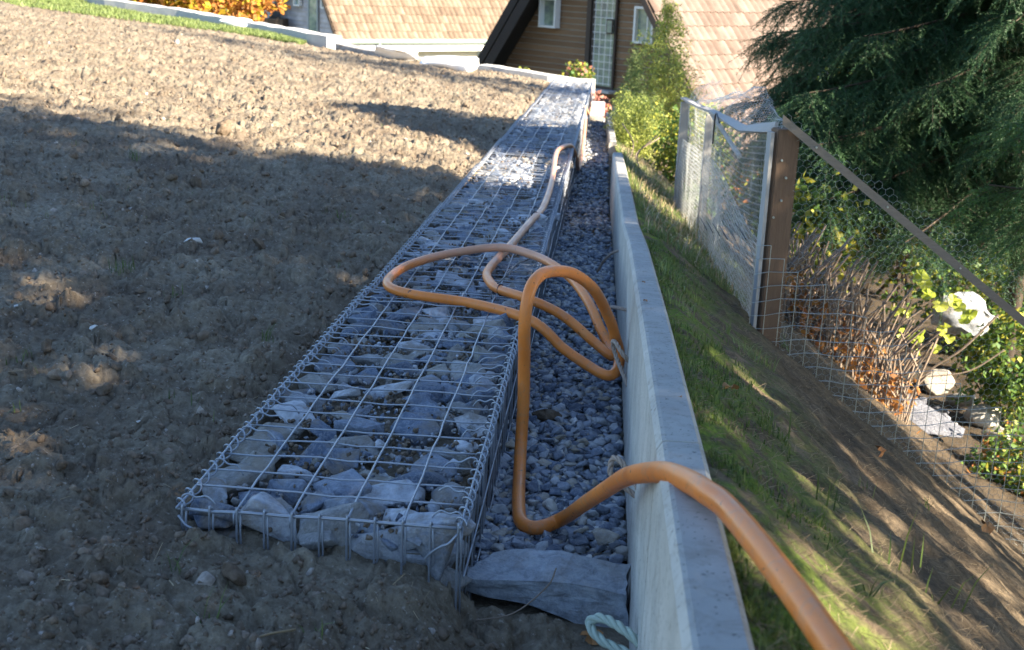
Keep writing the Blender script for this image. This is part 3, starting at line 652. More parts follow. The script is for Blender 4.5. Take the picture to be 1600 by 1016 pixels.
# ------------------------------------------------------------ soil litter
def zf1(x, y): return float(zfield(np.array([x]), np.array([y]))[0])
def zs1(x, y): return float(zslope(np.array([x]), np.array([y]))[0])
def fieldpts(n, ya=.75, yb=18, xr=1.0):
    y = ya*(yb/ya)**rng.random(n); x = -.80-rng.random(n)*(.6+.55*y)*xr
    fr = rng.random(n) < .14; y = np.where(fr, rng.uniform(.9, 2.05, n), y); x = np.where(fr, rng.uniform(-.85, .08, n), x)
    m = y < yborder(x)-.2; x, y = x[m], y[m]; return np.stack([x, y, zfield(x, y)], 1)
p = fieldpts(30000); s = rng.lognormal(math.log(.0085), .6, len(p)).clip(.004, .05)*(.8+.12*p[:, 1]).clip(0, 2.2)
scv = s[:, None]*rng.uniform(.8, 1.2, (len(p), 3)); p[:, 2] += s*.02; scv[:, 2] *= .8
c = scatter(clods, p, rotmats(len(p)), scv, 'soil_clods', M['clod'], None, False); tag(c, 'loose brown crumbs of earth scattered over the whole bare field', 'soil crumbs', kind='stuff')
cl_me = []
for k in range(6):
    me = mesh('clod_form', *rock(22, (1, rng.uniform(.8, 1), rng.uniform(.6, .8)), 2, .09, .15), smooth=True); me.materials.append(M['clod']); cl_me.append(me)
def single(name, me, loc, rot, sc, lab, cat, group=None):
    o = bpy.data.objects.new(name, me); COL.objects.link(o); o.location = loc; o.rotation_euler = rot; o.scale = (sc[0], sc[1], sc[2]); return tag(o, lab, cat, group)
for x, y, s, lab in [(-1.30, 4.60, .075, 'large dark earth clod just right of the pale stone on the field'), (-1.42, 3.02, .06, 'earth clod beside the small white pebble in the shaded field'), (-1.17, 2.78, .055, 'earth clod in the middle of the shaded field'),
    (-.86, 2.86, .05, 'upright earth clod close to the left edge of the near basket'), (-.60, 1.93, .06, 'brown clod on the soil in front of the near basket'), (-1.15, 1.72, .07, 'clod in the sunlit patch at the lower left'), (-1.9, 5.7, .09, 'earth clod near the shadow edge, on the left'), (-2.3, 7.4, .16, 'large sunlit earth clod just past the shadow edge'), (-.35, 1.55, .045, 'clod in the foreground soil below the boulder')]:
    single('earth_clod', cl_me[rng.integers(6)], (x, y, zf1(x, y)+s*.18), tuple(rng.uniform(0, 6, 3)), (s, s*.9, s*.75), lab, 'clod', 'earth clods')
pale = [mesh('stone_form', *rock(16, (1, .7, .45), 2, .03, .5)) for _ in range(3)]; [m_.materials.append(M['slab']) for m_ in pale]
for x, y, s, lab in [(-1.50, 4.42, .095, 'flat pale stone lying in the shaded field'), (-1.37, 3.2, .028, 'small whitish pebble on the shaded field, left of a clod'), (-.155, 1.70, .018, 'tiny cream pebble on the foreground soil below the boulder'), (-1.66, 3.35, .022, 'small grey pebble at the left edge of the field'), (-1.02, 2.6, .016, 'small pale pebble on the soil beside the near basket')]:
    single('pale_stone', pale[rng.integers(3)], (x, y, zf1(x, y)+s*.15), (rng.normal(0, .2), rng.normal(0, .2), rng.uniform(0, 6)), (s, s, s*.8), lab, 'stone', 'pale stones on the field')
# dry straw bits and seedlings
def blades(P, h, w, lean, mat, name, az=None, root=None, seg=2):
    n = len(P); a = rng.uniform(0, 6.283, n) if az is None else az; ln = rng.normal(0, 1, n)*lean; d = np.stack([np.cos(a), np.sin(a), 0*a], 1); sd = np.stack([-np.sin(a), np.cos(a), 0*a], 1)
    h = h*rng.uniform(.5, 1.3, n); up_ = np.array([[0, 0, 1.0]]); w = (w*rng.uniform(.7, 1.3, n))[:, None]
    m1 = P+up_*(h*.55)[:, None]+d*(ln*h*.35)[:, None]; m2 = P+up_*(h*np.cos(ln*.6).clip(.25, 1))[:, None]+d*(ln*h*.95)[:, None]
    V = np.stack([P-sd*w, P+sd*w, m1-sd*w*.8, m1+sd*w*.8, m2], 1).reshape(-1, 3); b = (np.arange(n)*5)[:, None]
    F = np.stack([b+np.array([[0, 1, 3]]), b+np.array([[0, 3, 2]]), b+np.array([[2, 3, 4]])], 1).reshape(-1, 3)
    return obj(name, V, F, mat, root, False, np.repeat(rng.random(n), 3))
def slivers(P, L, w, mat, name, tilt=.25, root=None):
    n = len(P); a = rng.uniform(0, 6.283, n); e = rng.normal(0, tilt, n); D = np.stack([np.cos(a)*np.cos(e), np.sin(a)*np.cos(e), np.abs(np.sin(e))], 1)*(L*rng.uniform(.4, 1.3, n))[:, None]
    V, F = segs(P, P+D, w*rng.uniform(.6, 1.3, n)); return obj(name, V, F, mat, root, False, np.tile(rng.random(n), 3))
q = fieldpts(420); q[:, 2] += .004; c = slivers(q, .035, .0008, M['straw'], 'straw_litter'); tag(c, 'bits of dry straw strewn over the bare earth field', 'straw', kind='stuff')
q = fieldpts(1500); msk = fbm(q[:, 0]*2.2, q[:, 1]*2.2, 3, 5) > .05; q = q[msk]
q = np.vstack([q+np.r_[rng.normal(0, .012), rng.normal(0, .012), 0] for _ in range(2)]); c = blades(q, .032, .0011, .7, M['grass'], 'grass_seedlings'); tag(c, 'sparse single green grass seedlings coming up in the bare earth', 'grass', kind='stuff')
def tuft(x, y, z, n, h, sp, lab, mat='grass', w=.0014, lean=.6, cat='grass tuft', group='grass tufts'):
    P = np.stack([rng.normal(0, sp, n), rng.normal(0, sp, n), 0*np.zeros(n)], 1); o = blades(P, h, w, lean, M[mat], 'grass_tuft'); o.location = (x, y, z-.004); return tag(o, lab, cat, group)
tuft(-1.56, 3.92, zf1(-1.56, 3.92), 26, .045, .022, 'grass tuft below the pale stone in the shaded field')
tuft(-.95, 3.42, zf1(-.95, 3.42), 14, .07, .012, 'tall thin grass tuft beside the second basket')
tuft(-1.33, 3.75, zf1(-1.33, 3.75), 10, .04, .015, 'small grass tuft right of the pale stone tuft')
tuft(-1.12, 5.3, zf1(-1.12, 5.3), 40, .04, .05, 'low bright grass patch beside the shaded third basket')
tuft(-2.35, 6.1, zf1(-2.35, 6.1), 16, .09, .02, 'grass tuft at the left near the shadow edge')
tuft(-.70, 1.93, zf1(-.70, 1.93), 7, .05, .012, 'few green blades in front of the near basket, left')
tuft(-.60, 1.80, zf1(-.60, 1.80), 5, .05, .01, 'few green blades in the sunlit soil before the near basket')
tuft(-.42, 1.78, zf1(-.42, 1.78), 6, .03, .01, 'two leaf seedling in the soil below the near basket')
# lawn strip along the field border
n = 26000; x = rng.uniform(-13, -4.6, n); yb = yborder(x); y = yb-rng.random(n)**1.3*(2.6*sst(-4.6, -8, x)+.5)*1.0; q = np.stack([x, y, zfield(x, y, False)+.02], 1)
c = blades(q, .06, .007, .8, M['lawn'], 'grass_strip'); tag(c, 'strip of green grass along the far left border of the field', 'grass', kind='stuff')

# ------------------------------------------------------------ bank vegetation
n = 9000; y = .6*(9/.6)**rng.random(n); x = .185+rng.random(n)**1.2*(.35+.18*y)
q = np.stack([x, y, zslope(x, y)+.003], 1); c = slivers(q, .020, .00045, M['litter'], 'needle_litter', .3); tag(c, 'dry needles and straw lying over the sloping bank', 'litter', kind='stuff')
n = 9000; y = .6*(4.8/.6)**rng.random(n); x = .183+rng.random(n)**1.6*.22; q = np.stack([x, y, zslope(x, y)], 1); msk = fbm(x*8, y*8, 3, 5) > -.02
c = blades(q[msk], .016, .0012, .7, M['grass'], 'moss'); tag(c, 'dark green moss tight against the outer side of the concrete edging', 'moss', kind='stuff')
n = 30000; y = rng.uniform(3.0, 12.5, n)**1.0; x = xwall(y)+.085+rng.random(n)*(.30+.055*y); q = np.stack([x, y, zslope(x, y)], 1); msk = (fbm(x*4, y*4, 3, 15)+.20*(y-5.9)) > 0; q = q[msk]
c = blades(q, .042, .0014, .9, M['lawn'], 'bank_grass'); tag(c, 'green grass on the bank between the concrete edging and the netting', 'grass', kind='stuff')
n = 2400; y = rng.uniform(5, 12.5, n); x = xwall(y)+.1+rng.random(n)*.6; q = np.stack([x, y, zslope(x, y)], 1); c = blades(q, .07, .002, 1.3, M['straw'], 'dry_grass'); tag(c, 'yellowed dry grass mixed into the green bank grass', 'dry grass', kind='stuff')
for x, y, nn, h, lab in [(.36, 2.35, 12, .06, 'green grass tuft on the mossy ridge above the bare slope'), (.42, 2.05, 9, .07, 'pair of grass stalks standing on the middle of the sunlit slope'), (.52, 1.95, 6, .09, 'tall single grass stalk on the lower slope'), (.60, 1.92, 5, .09, 'bent grass stalk at the right of the tall stalk'),
    (.27, 2.9, 10, .04, 'clover like tuft beside the concrete near the second joint'), (.40, 1.62, 8, .035, 'small tuft on the sunlit ridges at the bottom'), (.62, 2.6, 8, .05, 'tuft on the shaded slope below the welded mesh'), (.95, 3.3, 8, .05, 'tuft low on the slope beside the netting'), (.48, 6.6, 60, .14, 'lush grass clump at the foot of the far netting post')]:
    tuft(x, y, zs1(x, y), nn, h, .015 if nn < 30 else .06, lab, w=.0016, group='grass tufts on the bank')
def leafmesh(seed, lob=5):
    r_ = np.random.default_rng(seed); V = [(0, 0, 0)]; n = 14
    for k in range(n):
        a = 2*math.pi*k/n; rr = .5*(.72+.28*abs(math.cos(lob*a/2)))*(1 if k != 7 else .7); V.append((rr*math.cos(a), rr*.8*math.sin(a), .12*r_.normal()+.10*math.cos(2*a)))
    return V, [(0, 1+k, 1+(k+1) % n) for k in range(n)]
dl = [mesh('leaf_form', *leafmesh(k)) for k in range(4)]; [m_.materials.append(M['deadleaf']) for m_ in dl]
for x, y, dz, s, rot, lab in [(1.28, 3.75, .03, .06, (.5, .3, .3), 'orange brown dead leaf at the foot of the netting, lower right'), (.86, 3.5, .035, .05, (1.2, .1, .9), 'rust brown dead leaf hanging in grass below the welded mesh'), (.285, 2.45, .015, .045, (.2, .2, 2), 'brown dead leaf on the moss beside the concrete joint'), (.03, 2.13, .0, .05, (.4, .1, .6), 'curled red brown dead leaf at the foot of the near boulder')]:
    z = zs1(x, y) if x > .17 else zf1(x, y)+.012
    single('dead_leaf', dl[rng.integers(4)], (x, y, z+dz), rot, (s,)*3, lab, 'leaf')
for x, y, s, lab in [(.13, 3.38, .014, 'tiny dark red leaf scrap on top of the concrete by the joint'), (.125, 3.05, .016, 'curled brown scrap on the inner top edge of the concrete'), (.155, 2.05, .008, 'tiny dark crumb on the near concrete slab')]:
    single('leaf_scrap', dl[rng.integers(4)], (x, y, float(zwall(y))+.004), (.2, .3, 1), (s, s, s), lab, 'leaf')
yl = mesh('leaf_form', *leafmesh(9)); yl.materials.append(M['autumn_y']); single('yellow_leaf', yl, (-.408, 2.128, .135), (1.3, .3, .4), (.04, .03, .04), 'yellow leaf stuck between stones in the front face of the near basket', 'leaf')
def stick(pts, r, lab, cat='twig', mat='twigdry', name='twig'):
    V, F = sweep(catmull(pts, 5), r, 5); o = obj(name, V, F, M[mat], None, True); return tag(o, lab, cat)
z = zf1(.05, 1.95); stick([(.062, 1.90, z), (.05, 1.93, z+.02), (.035, 1.97, z+.045)], .0035, 'short dry stick leaning in the soil corner by the concrete')
z = zf1(-.5, 1.75); stick([(-.54, 1.72, z+.006), (-.50, 1.76, z+.014), (-.455, 1.79, z+.012)], .0022, 'pale straw stalk lying in the soil below the near basket', 'straw', 'straw', 'straw_stalk')
z = zf1(-.14, 2.02); stick([(-.19, 2.10, z+.01), (-.12, 2.12, z+.02), (-.06, 2.16, z+.06), (-.045, 2.19, z+.085)], .0016, 'thin brown twig lying against the near boulder')
for a in range(3):
    x, y = [(.22, 10.6), (.30, 10.0), (.36, 10.9)][a]; z = zs1(x, y); stick([(x, y, z), (x+.02-.05*a, y+.1, z+.14), (x+.12-.2*(a == 0), y+.2, z+.28)], .006, ['tan dead stalk with a withered head beside the far end of the edging', 'leaning tan stalk behind the far edging', 'thin tan stalk in the grass below the bright bush'][a], 'stalk')

# ------------------------------------------------------------ netting fence
def hexnet(surf, su, sv, a, r, name, parent, mt='mesh'):
    """hexagonal wire netting over (s,t) in metres mapped by surf"""
    P0 = []; P1 = []; h = a*.5; w = a
    nu = int(su/w)+1; nv = int(sv/(a*.75))+1
    U, Vv = np.meshgrid(np.arange(nu), np.arange(nv)); ox = (Vv % 2)*w*.5; cx = U*w+ox; cy = Vv*a*.8
    def sg(x0, y0, x1, y1):
        m = (x0 <= su) & (x1 <= su) & (y0 <= sv) & (y1 <= sv) & (x0 >= 0) & (y0 >= 0) & (x1 >= 0)
        P0.append(np.stack([x0[m], y0[m]], 1)); P1.append(np.stack([x1[m], y1[m]], 1))
    sg(cx, cy, cx+w/2, cy+a*.3); sg(cx+w/2, cy+a*.3, cx+w, cy); sg(cx+w/2, cy+a*.3, cx+w/2, cy+a*.8)
    A = np.vstack(P0); B = np.vstack(P1); A3 = surf(A[:, 0], A[:, 1]); B3 = surf(B[:, 0], B[:, 1])
    ok = np.isfinite(A3).all(1) & np.isfinite(B3).all(1); V, F = segs(A3[ok], B3[ok], r); o = obj(name, V, F, M[mt], parent); o['kind'] = 'stuff'; return o
PX, PY = .612, 4.40
fr = empty('netting_fence', (0, 0, 0), 'wire netting with brown post and grey rail running down to the right', 'fence')
pz0, pz1 = -.20, .765
mb = MB(); Mz = Euler((0, 0, R(14))).to_matrix(); mb.box((PX+.01, PY, (pz0+pz1)/2), (.082, .07, pz1-pz0), Mz); po = mb.build('post', M['post'], fr)
bm = bmesh.new(); bm.from_mesh(po.data); bmesh.ops.bevel(bm, geom=list(bm.edges), offset=.004, segments=2, affect='EDGES'); bm.to_mesh(po.data); bm.free()
mb = MB(); mb.box((PX-.044, PY-.028, (pz0+.12+pz1)/2), (.012, .040, pz1-pz0-.14), Mz); mb.build('pale_side', M['post_pale'], fr)  # thin strip added to make the left side of the post pale grey
def railz(x): return .795-(x-.62)*.735
mb = MB(); mb.prism([(.60, 4.352, railz(.60)+.008), (2.3, 4.30, railz(2.3)+.008), (2.3, 4.30, railz(2.3)-.026), (.60, 4.352, railz(.60)-.026)], (0, -.016, 0)); mb.build('rail', M['rail'], fr)
for x, z in [(PX+.0, .66), (PX+.012, .52), (PX-.01, .46), (PX+.02, .60)]:
    mb = MB(); mb.tube([(x, PY-.033, z), (x, PY-.048, z)], .004, 8); mb.build('screw', M['mesh'], fr)
for x in (.72, .98, 1.25, 1.6):
    mb = MB(); y = 4.33-.03*(x-.6)/1.7; mb.tube([(x, y+.01, railz(x)-.008), (x, y-.006, railz(x)-.008)], .0035, 8); mb.build('screw', M['mesh'], fr)
def sA(s, t):
    x = PX+s*.81; y = 4.375-.03*s+.012*fbm(s*3, t*3, 2, 4); top = railz(x)+.02+.12*sst(.05, .9, s)+.02*fbm(s*5, t*0, 3, 9); z = top-t
    zb = zslope(x, y, False)-.05; z = np.where(z < zb, np.nan, z); return np.stack([x, y, z+.006*fbm(s*20, t*20, 1, 3)], 1)
def sA2(s, t): # sheared so the cells stay upright
    x = PX+s+.006*fbm(s*9, t*9, 2, 44)+.02*fbm(s*2, t*2, 2, 45); y = 4.372-.03*s+.03*fbm(s*3, t*3, 2, 4); z = .90-t+.006*fbm(s*9, t*9, 2, 46)+.03*fbm(s*2.2, t*1.6, 2, 47)
    top = railz(x)+.035+.10*sst(.1, .9, s)+.03*fbm(s*4, s*0, 2, 9); zb = zslope(x, y, False)-.05
    z = np.where((z < zb) | (z > top), np.nan, z); return np.stack([x, y, z], 1)
hexnet(sA2, 1.75, 2.6, .0265, .00045, 'hex_netting', fr)
# welded square mesh, stepped cut edge, lower part
P0 = []; P1 = []; st = .0505; tl = math.tan(R(4))
def wp(i, j): x = PX-.06+i*st; return (x, 4.345-.03*(x-.6), .255+j*st+i*st*tl+.004*math.sin(i*1.7+j)+.010*math.sin(i*.45))
def okc(i, j):
    x, y, z = wp(i, j); zb = zslope(np.array([x]), np.array([y]), False)[0]
    return z > zb-.05 and z < .34-(x-PX)*.62+.02
for i in range(36):
    for j in range(-40, 10):
        if okc(i, j) and okc(i+1, j): P0.append(wp(i, j)); P1.append(wp(i+1, j))
        if okc(i, j) and okc(i, j+1): P0.append(wp(i, j)); P1.append(wp(i, j+1))
V, F = segs(P0, P1, .00155); o = obj('welded_mesh', V, F, M['mesh'], fr); o['kind'] = 'stuff'
# run parallel to the wall, going away
fb = empty('netting_fence', (0, 0, 0), 'wire netting fence with a twisted grey rail running away along the bank', 'fence')
def fx(y): return np.interp(y, [4.38, 6.5, 8.3], [.60, .556, .505])
def ztop(y): return np.interp(y, [4.38, 5.3, 6.6, 7.2, 8.3], [.775, .66, .60, .56, .505])
def sB(s, t):
    y = 4.38+s; x = fx(y)+.018*fbm(s*2, t*2.5, 3, 8)+.03*np.sin(t*3.0)*sst(1.2, 2.6, s); z = ztop(y)-t
    zb = zslope(x, y, False)-.02; return np.stack([x, y, np.where(z < zb, np.nan, z)], 1)
hexnet(sB, 3.85, 1.2, .030, .0006, 'hex_netting', fb, 'mesh_b')
def sB2(s, t):
    y = 4.45+s; x = fx(y)-.015+.015*fbm(s*3, t*4, 2, 18); z = zslope(x, y, False)+.50-.18*sst(2, 0, s)-t
    zb = zslope(x, y, False)-.02; return np.stack([x, y, np.where(z < zb, np.nan, z)], 1)
hexnet(sB2, 3.75, .6, .026, .0007, 'double_netting', fb, 'mesh_b')
def sC(s, t):    # loose curl standing above the rail
    y = 5.0+s; a = t*2.6; x = fx(y)+.02+.11*(1-np.cos(a))*.9+.02*fbm(s*4, t*4, 2, 2); z = ztop(y)-.01+.16*np.sin(a*.62)*sst(-.2, 1.2, s)*(1+1.1*fbm(s*1.9, t*.6, 2, 31))+.03*fbm(s*5, t*5, 2, 33); return np.stack([x, y, z], 1)
hexnet(sC, 3.2, .80, .045, .0007, 'loose_netting', fb, 'mesh_b')
yy = np.linspace(4.42, 8.3, 24); tw = np.interp(yy, [4.4, 5.2, 6.4, 8.3], [1.4, .7, .15, .0]); V = []; F = []
for k, y in enumerate(yy):
    c = np.array([fx(y)-.01, y, ztop(y)-.005]); a = tw[k]; d = np.array([math.cos(a), 0, math.sin(a)]); n_ = np.array([-math.sin(a), 0, math.cos(a)])
    for i, j in ((-1, -1), (1, -1), (1, 1), (-1, 1)): V.append(c+d*.019*i+n_*.006*j)
for k in range(23):
    for i in range(4): F.append((4*k+i, 4*k+(i+1) % 4, 4*k+4+(i+1) % 4, 4*k+4+i))
F += [(3, 2, 1, 0), (92, 93, 94, 95)]; obj('rail', V, F, M['post_pale'], fb)
for y, w in ((6.75, .05), (8.25, .07)):
    zb = float(zslope(np.array([fx(y)]), np.array([y]), False)[0])-.1; zt = float(ztop(y)); mb = MB(); mb.box((float(fx(y)), y, (zb+zt)/2-.01), (w*.8, w, zt-zb-.04)); mb.build('post', M['post_pale'], fb)
for k in range(6):
    y = 4.9+.28*k; z = float(ztop(y))-.42-.03*k; mb = MB(); mb.tube(catmull([(fx(y)-.03, y-.15, z+.01), (fx(y)-.04, y, z+.02), (fx(y)-.03, y+.25, z-.01)], 4), .0025, 5); mb.build('black_tie', M['dark_wire'], fb)
mb = MB(); mb.tube([(.545, 6.75, .58), (.60, 5.6, .50)], .011, 8); mb.build('brace', M['post_pale'], fb)
mb = MB(); y = 6.1; mb.tube(catmull([(fx(y)-.03, y-.1, .60), (fx(y)-.04, y, .635), (fx(y)-.04, y+.05, .56), (fx(y)-.04, y+.05, .48)], 4), .004, 6); mb.build('black_tie', M['dark_wire'], fb)

# ------------------------------------------------------------ trees and shrubs
def twigform(L, nn, nl, w, flat=.5):
    """needle sprig along +X: V,F tris"""
    V = []; F = []
    for k in range(nn):
        t = (k+.5)/nn; a = rng.uniform(0, 6.28); s = np.array([t*L, 0, 0]); d = np.array([.75, math.cos(a), math.sin(a)*flat]); d /= np.linalg.norm(d)
        l = nl*rng.uniform(.7, 1.1)*(1-.35*t); sd = np.cross(d, rng.normal(size=3)); sd /= np.linalg.norm(sd); i = len(V)
        V += [s-sd*w, s+sd*w, s+d*l]; F.append((i, i+1, i+2))
    i = len(V); V += [(0, -.0012, 0), (0, .0012, 0), (L, 0, 0)]; F.append((i, i+1, i+2)); return np.array(V), np.array(F)
def frame(D, rollr):
    D = D/np.linalg.norm(D, axis=1)[:, None]; A = np.array([[0, 0, 1.0]])+0*D; A = A+rng.normal(0, rollr, D.shape)
    Y = np.cross(A, D); Y /= np.linalg.norm(Y, axis=1)[:, None]; Z = np.cross(D, Y); return np.stack([D, Y, Z], 2)
def spruce(name, x, y, z0, zt, rad, lab, nlimb, forms, sec_step=.11, tw_step=.05, low=0.0, azr=None, sprig=1.0, mat='needle', group=None, zmax=None, shape=1.0, cat='tree', droop=.55, gap=1.0, zmin=None):
    root = empty(name, (x, y, z0), lab, cat, group); H = zt-z0
    mb = MB(); mb.tube([(0, 0, -.2), (.02, 0, H*.3), (0, .02, H*.7), (0, 0, H)], [.018*H**.6+.03, .015*H**.6+.02, .02, .006], 8); mb.build('trunk', M['bark'], root, True)
    P = []; D = []; S0 = []; S1 = []; SR = []
    for i in range(nlimb):
        f = low+(1-low)*((i+rng.random())/nlimb)**1.0; z = f*H
        if zmax is not None and z0+z > zmax: continue
        a = rng.uniform(0, 6.283) if azr is None or rng.random() < .12 else rng.uniform(*azr); Lb = rad*(1-f)**shape*rng.uniform(.75, 1.12)+.12
        n = max(4, int(Lb/.12)); t = np.linspace(0, 1, n); dr = np.array([math.cos(a), math.sin(a)])
        pts = np.stack([dr[0]*Lb*t, dr[1]*Lb*t, z+Lb*(.10*t-droop*.6*t**2+.12*t**4)], 1)
        S0 += list(pts[:-1]); S1 += list(pts[1:]); SR += list(.012*(1-t[:-1])*Lb+.003)
        ns = int(Lb/sec_step)
        for k in range(ns):
            tt = .15+.85*(k+rng.random())/ns
            if rng.random() > gap: continue
            b = np.array([np.interp(tt, t, pts[:, j]) for j in range(3)])
            for sd in (-1, 1):
                l2 = (.14+.30*Lb*(1-tt)**.7*.5+.10)*rng.uniform(.6, 1.15); aa = a+sd*rng.uniform(.6, 1.15); hang = rng.uniform(.3, 1.1)*droop*1.6
                m = max(2, int(l2/tw_step)); u_ = np.linspace(0, 1, m+1)
                q = np.stack([b[0]+math.cos(aa)*l2*u_*(1-.3*hang*u_*.5), b[1]+math.sin(aa)*l2*u_*(1-.3*hang*u_*.5), b[2]-hang*l2*u_**1.5], 1)
                S0 += list(q[:-1]); S1 += list(q[1:]); SR += [.0018]*m
                d_ = np.diff(q, axis=0); P += list(q[:-1]); D += list(d_/np.linalg.norm(d_, axis=1)[:, None])
                for s2 in (-1, 1):
                    dd = d_/np.linalg.norm(d_, axis=1)[:, None]; sdv = np.cross(dd, [0, 0, 1.0])*s2; P += list(q[1:]); D += list(dd*.7+sdv*.7+np.array([0, 0, -.25]))
        P.append(pts[-1]); D.append(pts[-1]-pts[-2])
    P = np.array(P); D = np.array(D)+rng.normal(0, .12, (len(P), 3)); S0 = np.array(S0); S1 = np.array(S1); SR = np.array(SR)
    if zmin is not None: kp = S1[:, 2]+z0 > zmin-.1; S0, S1, SR = S0[kp], S1[kp], SR[kp]
    V, F = segs(S0, S1, SR); obj('branches', V, F, M['bark'], root)['kind'] = 'stuff'
    if zmin is not None: kp = P[:, 2]+z0 > zmin+.25*rng.normal(size=len(P))*.6; P = P[kp]; D = D[kp]
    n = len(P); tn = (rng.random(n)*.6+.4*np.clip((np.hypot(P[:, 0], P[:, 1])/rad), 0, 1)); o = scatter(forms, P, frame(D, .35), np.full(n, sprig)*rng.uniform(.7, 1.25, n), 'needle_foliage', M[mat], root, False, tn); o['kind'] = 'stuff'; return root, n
near_f = [twigform(.12, 36, .020, .0014, .55) for _ in range(5)]
mid_f = [twigform(.14, 26, .026, .0022, .55) for _ in range(4)]
far_f = [twigform(.34, 16, .12, .016, .7) for _ in range(4)]
def zg(x, y): return float(zslope(np.array([x]), np.array([y]), False)[0])
FT = []
FT.append(spruce('spruce_tree', 2.9, 8.7, zg(2.9, 8.7), 2.9, 2.25, 'wide drooping dark spruce filling the upper right behind the netting', 105, near_f, .075, .045, .33, (2.2, 4.9), 1.35, shape=.38, droop=.55, zmin=-.50))
FT.append(spruce('spruce_tree', 3.4, 4.75, zg(3.4, 4.75), 3.0, 2.2, 'spruce at the right edge whose brighter green sprays hang nearest the camera', 60, near_f, .09, .05, .40, (1.9, 3.7), 1.25, 'needle_l', shape=.5, droop=.45, zmin=-.1))
FT.append(spruce('spruce_tree', 4.9, 13.2, -1.9, 7.0, 2.7, 'tall pointed spruce behind, on the right side of the fence', 85, mid_f, .17, .11, .1, None, 1.9, shape=.8))
for k, (x, y, h, r_, lo) in enumerate([(5.1, 2.0, 12, 2.5, .30), (4.2, -1.0, 11, 2.3, .31), (6.6, -.2, 13, 2.6, .36), (5.6, -3.6, 13, 2.6, .2), (8.2, 1.0, 14, 2.8, .39), (7.2, -6.0, 13, 2.8, .2)]):
    spruce('spruce_tree', x, y, -1.6, h, r_, ['tall spruce right of the frame, just behind the camera side of the fence', 'tall spruce beside the camera on the lower garden', 'tall spruce in the second row right of the camera', 'tall spruce behind the camera on the right', 'tallest spruce in the row far right of the camera', 'last tall spruce behind the camera'][k], 88, far_f, .36, .17, lo, None, 1.25, shape=.5, droop=.4, gap=.91)

def shrub(name, c, rad, n, size, mat, lab, cat='shrub', nst=10, z0=None, cone=False, lump=.35, mats=None, aspect=.6):
    c = np.array(c, float); z0 = c[2]-rad[2] if z0 is None else z0
    root = empty(name, (c[0], c[1], z0), lab, cat); o0 = np.array([c[0], c[1], z0])
    q = rng.normal(size=(n*2, 3)); q /= np.linalg.norm(q, axis=1)[:, None]; rr = rng.random(n*2)**.33
    lm = 1+lump*fbm(q[:, 0]*2.6+c[0], q[:, 2]*2.6+q[:, 1]*2.1, 3, 7)*2; q = q*rr[:, None]*lm[:, None]
    if cone: hh = (q[:, 2]+1)/2; q[:, :2] *= (1.25*(1-hh)**.75+.08)[:, None]
    P = q*np.array(rad)+c-o0; m = (fbm(P[:, 0]*5, P[:, 2]*5+P[:, 1]*3, 3, 9) > -.16); P = P[m][:n]; n = len(P)
    mb = MB()
    for k in range(nst):
        e = P[rng.integers(n)]*np.array([.8, .8, .85]); mb.tube(catmull([(rng.normal(0, rad[0]*.12), rng.normal(0, rad[0]*.12), -.05), e*.5+np.array([0, 0, .1*rad[2]]), e], 4), np.linspace(.016, .004, 9)*max(.5, rad[0]), 5)
    mb.build('stems', M['bark'], root)
    V0 = np.array([(0, 0, 0), (.5, aspect*.5, .08), (1, 0, 0), (.5, -aspect*.5, .08)]); F0 = np.array([(0, 1, 2), (0, 2, 3)])
    mats = mats or [(mat, 1.0)]; pick = rng.random(n)+.35*fbm(P[:, 0]*2.2, P[:, 2]*2.2, 2, 19); edges = np.cumsum([0]+[w for _, w in mats]); edges[0] = -9; edges[-1] = 9
    for k, (mm, _) in enumerate(mats):
        s = (pick >= edges[k]) & (pick < edges[k+1])
        if s.sum() > 2: o = scatter([(V0, F0)], P[s], rotmats(int(s.sum())), size*rng.uniform(.6, 1.3, int(s.sum())), 'foliage', M[mm], root); o['kind'] = 'stuff'
    return root
shrub('thuja_bush', (.34, 13.6, -.33), (.34, .45, .42), 9000, .035, 'thuja', 'bright yellow green conifer bush beside the far edging', 'bush', z0=-.95, mats=[('thuja', .8), ('thuja_d', .2)], aspect=.35)
shrub('conifer_bush', (.66, 15.6, .15), (.50, .5, 1.05), 9000, .05, 'thuja_d', 'tall feathery yellow and grey green conifer before the brown house', 'bush', cone=True, z0=-1.1, mats=[('thuja_d', .25), ('thuja', .5), ('leafmix', .25)], aspect=.25)
shrub('conifer_bush', (.3, 15.0, -.15), (.24, .3, .6), 2600, .05, 'thuja_d', 'darker green conifer spray left of the tall feathery bush', 'bush', cone=True, z0=-1.0, aspect=.25)
shrub('leafy_shrub', (.85, 12.5, -.35), (.42, .5, .45), 5200, .04, 'leafmix', 'dark shrub with small yellow green leaves behind the far netting post', z0=-1.1, mats=[('leafgreen', .5), ('leafmix', .5)], aspect=.8)
shrub('leafy_shrub', (1.5, 11.3, -.5), (.5, .5, .55), 4200, .05, 'leafmix', 'yellow leaved shrub glimpsed through the netting left of the spruce', z0=-1.3, mats=[('leafgreen', .3), ('leafmix', .5), ('autumn_o', .2)], aspect=.8)
shrub('leafy_shrub', (.62, 10.6, -.62), (.30, .6, .16), 2600, .05, 'leafgreen', 'low dark green plant at the foot of the bright bush', z0=-.8, aspect=.7)
shrub('leafy_shrub', (2.7, 11.2, -.1), (1.1, .6, 1.1), 8000, .06, 'leafmix', 'sunny yellow green shrub behind the drooping spruce branches', z0=-1.5, mats=[('leafgreen', .35), ('leafmix', .5), ('autumn_y', .15)], aspect=.8)
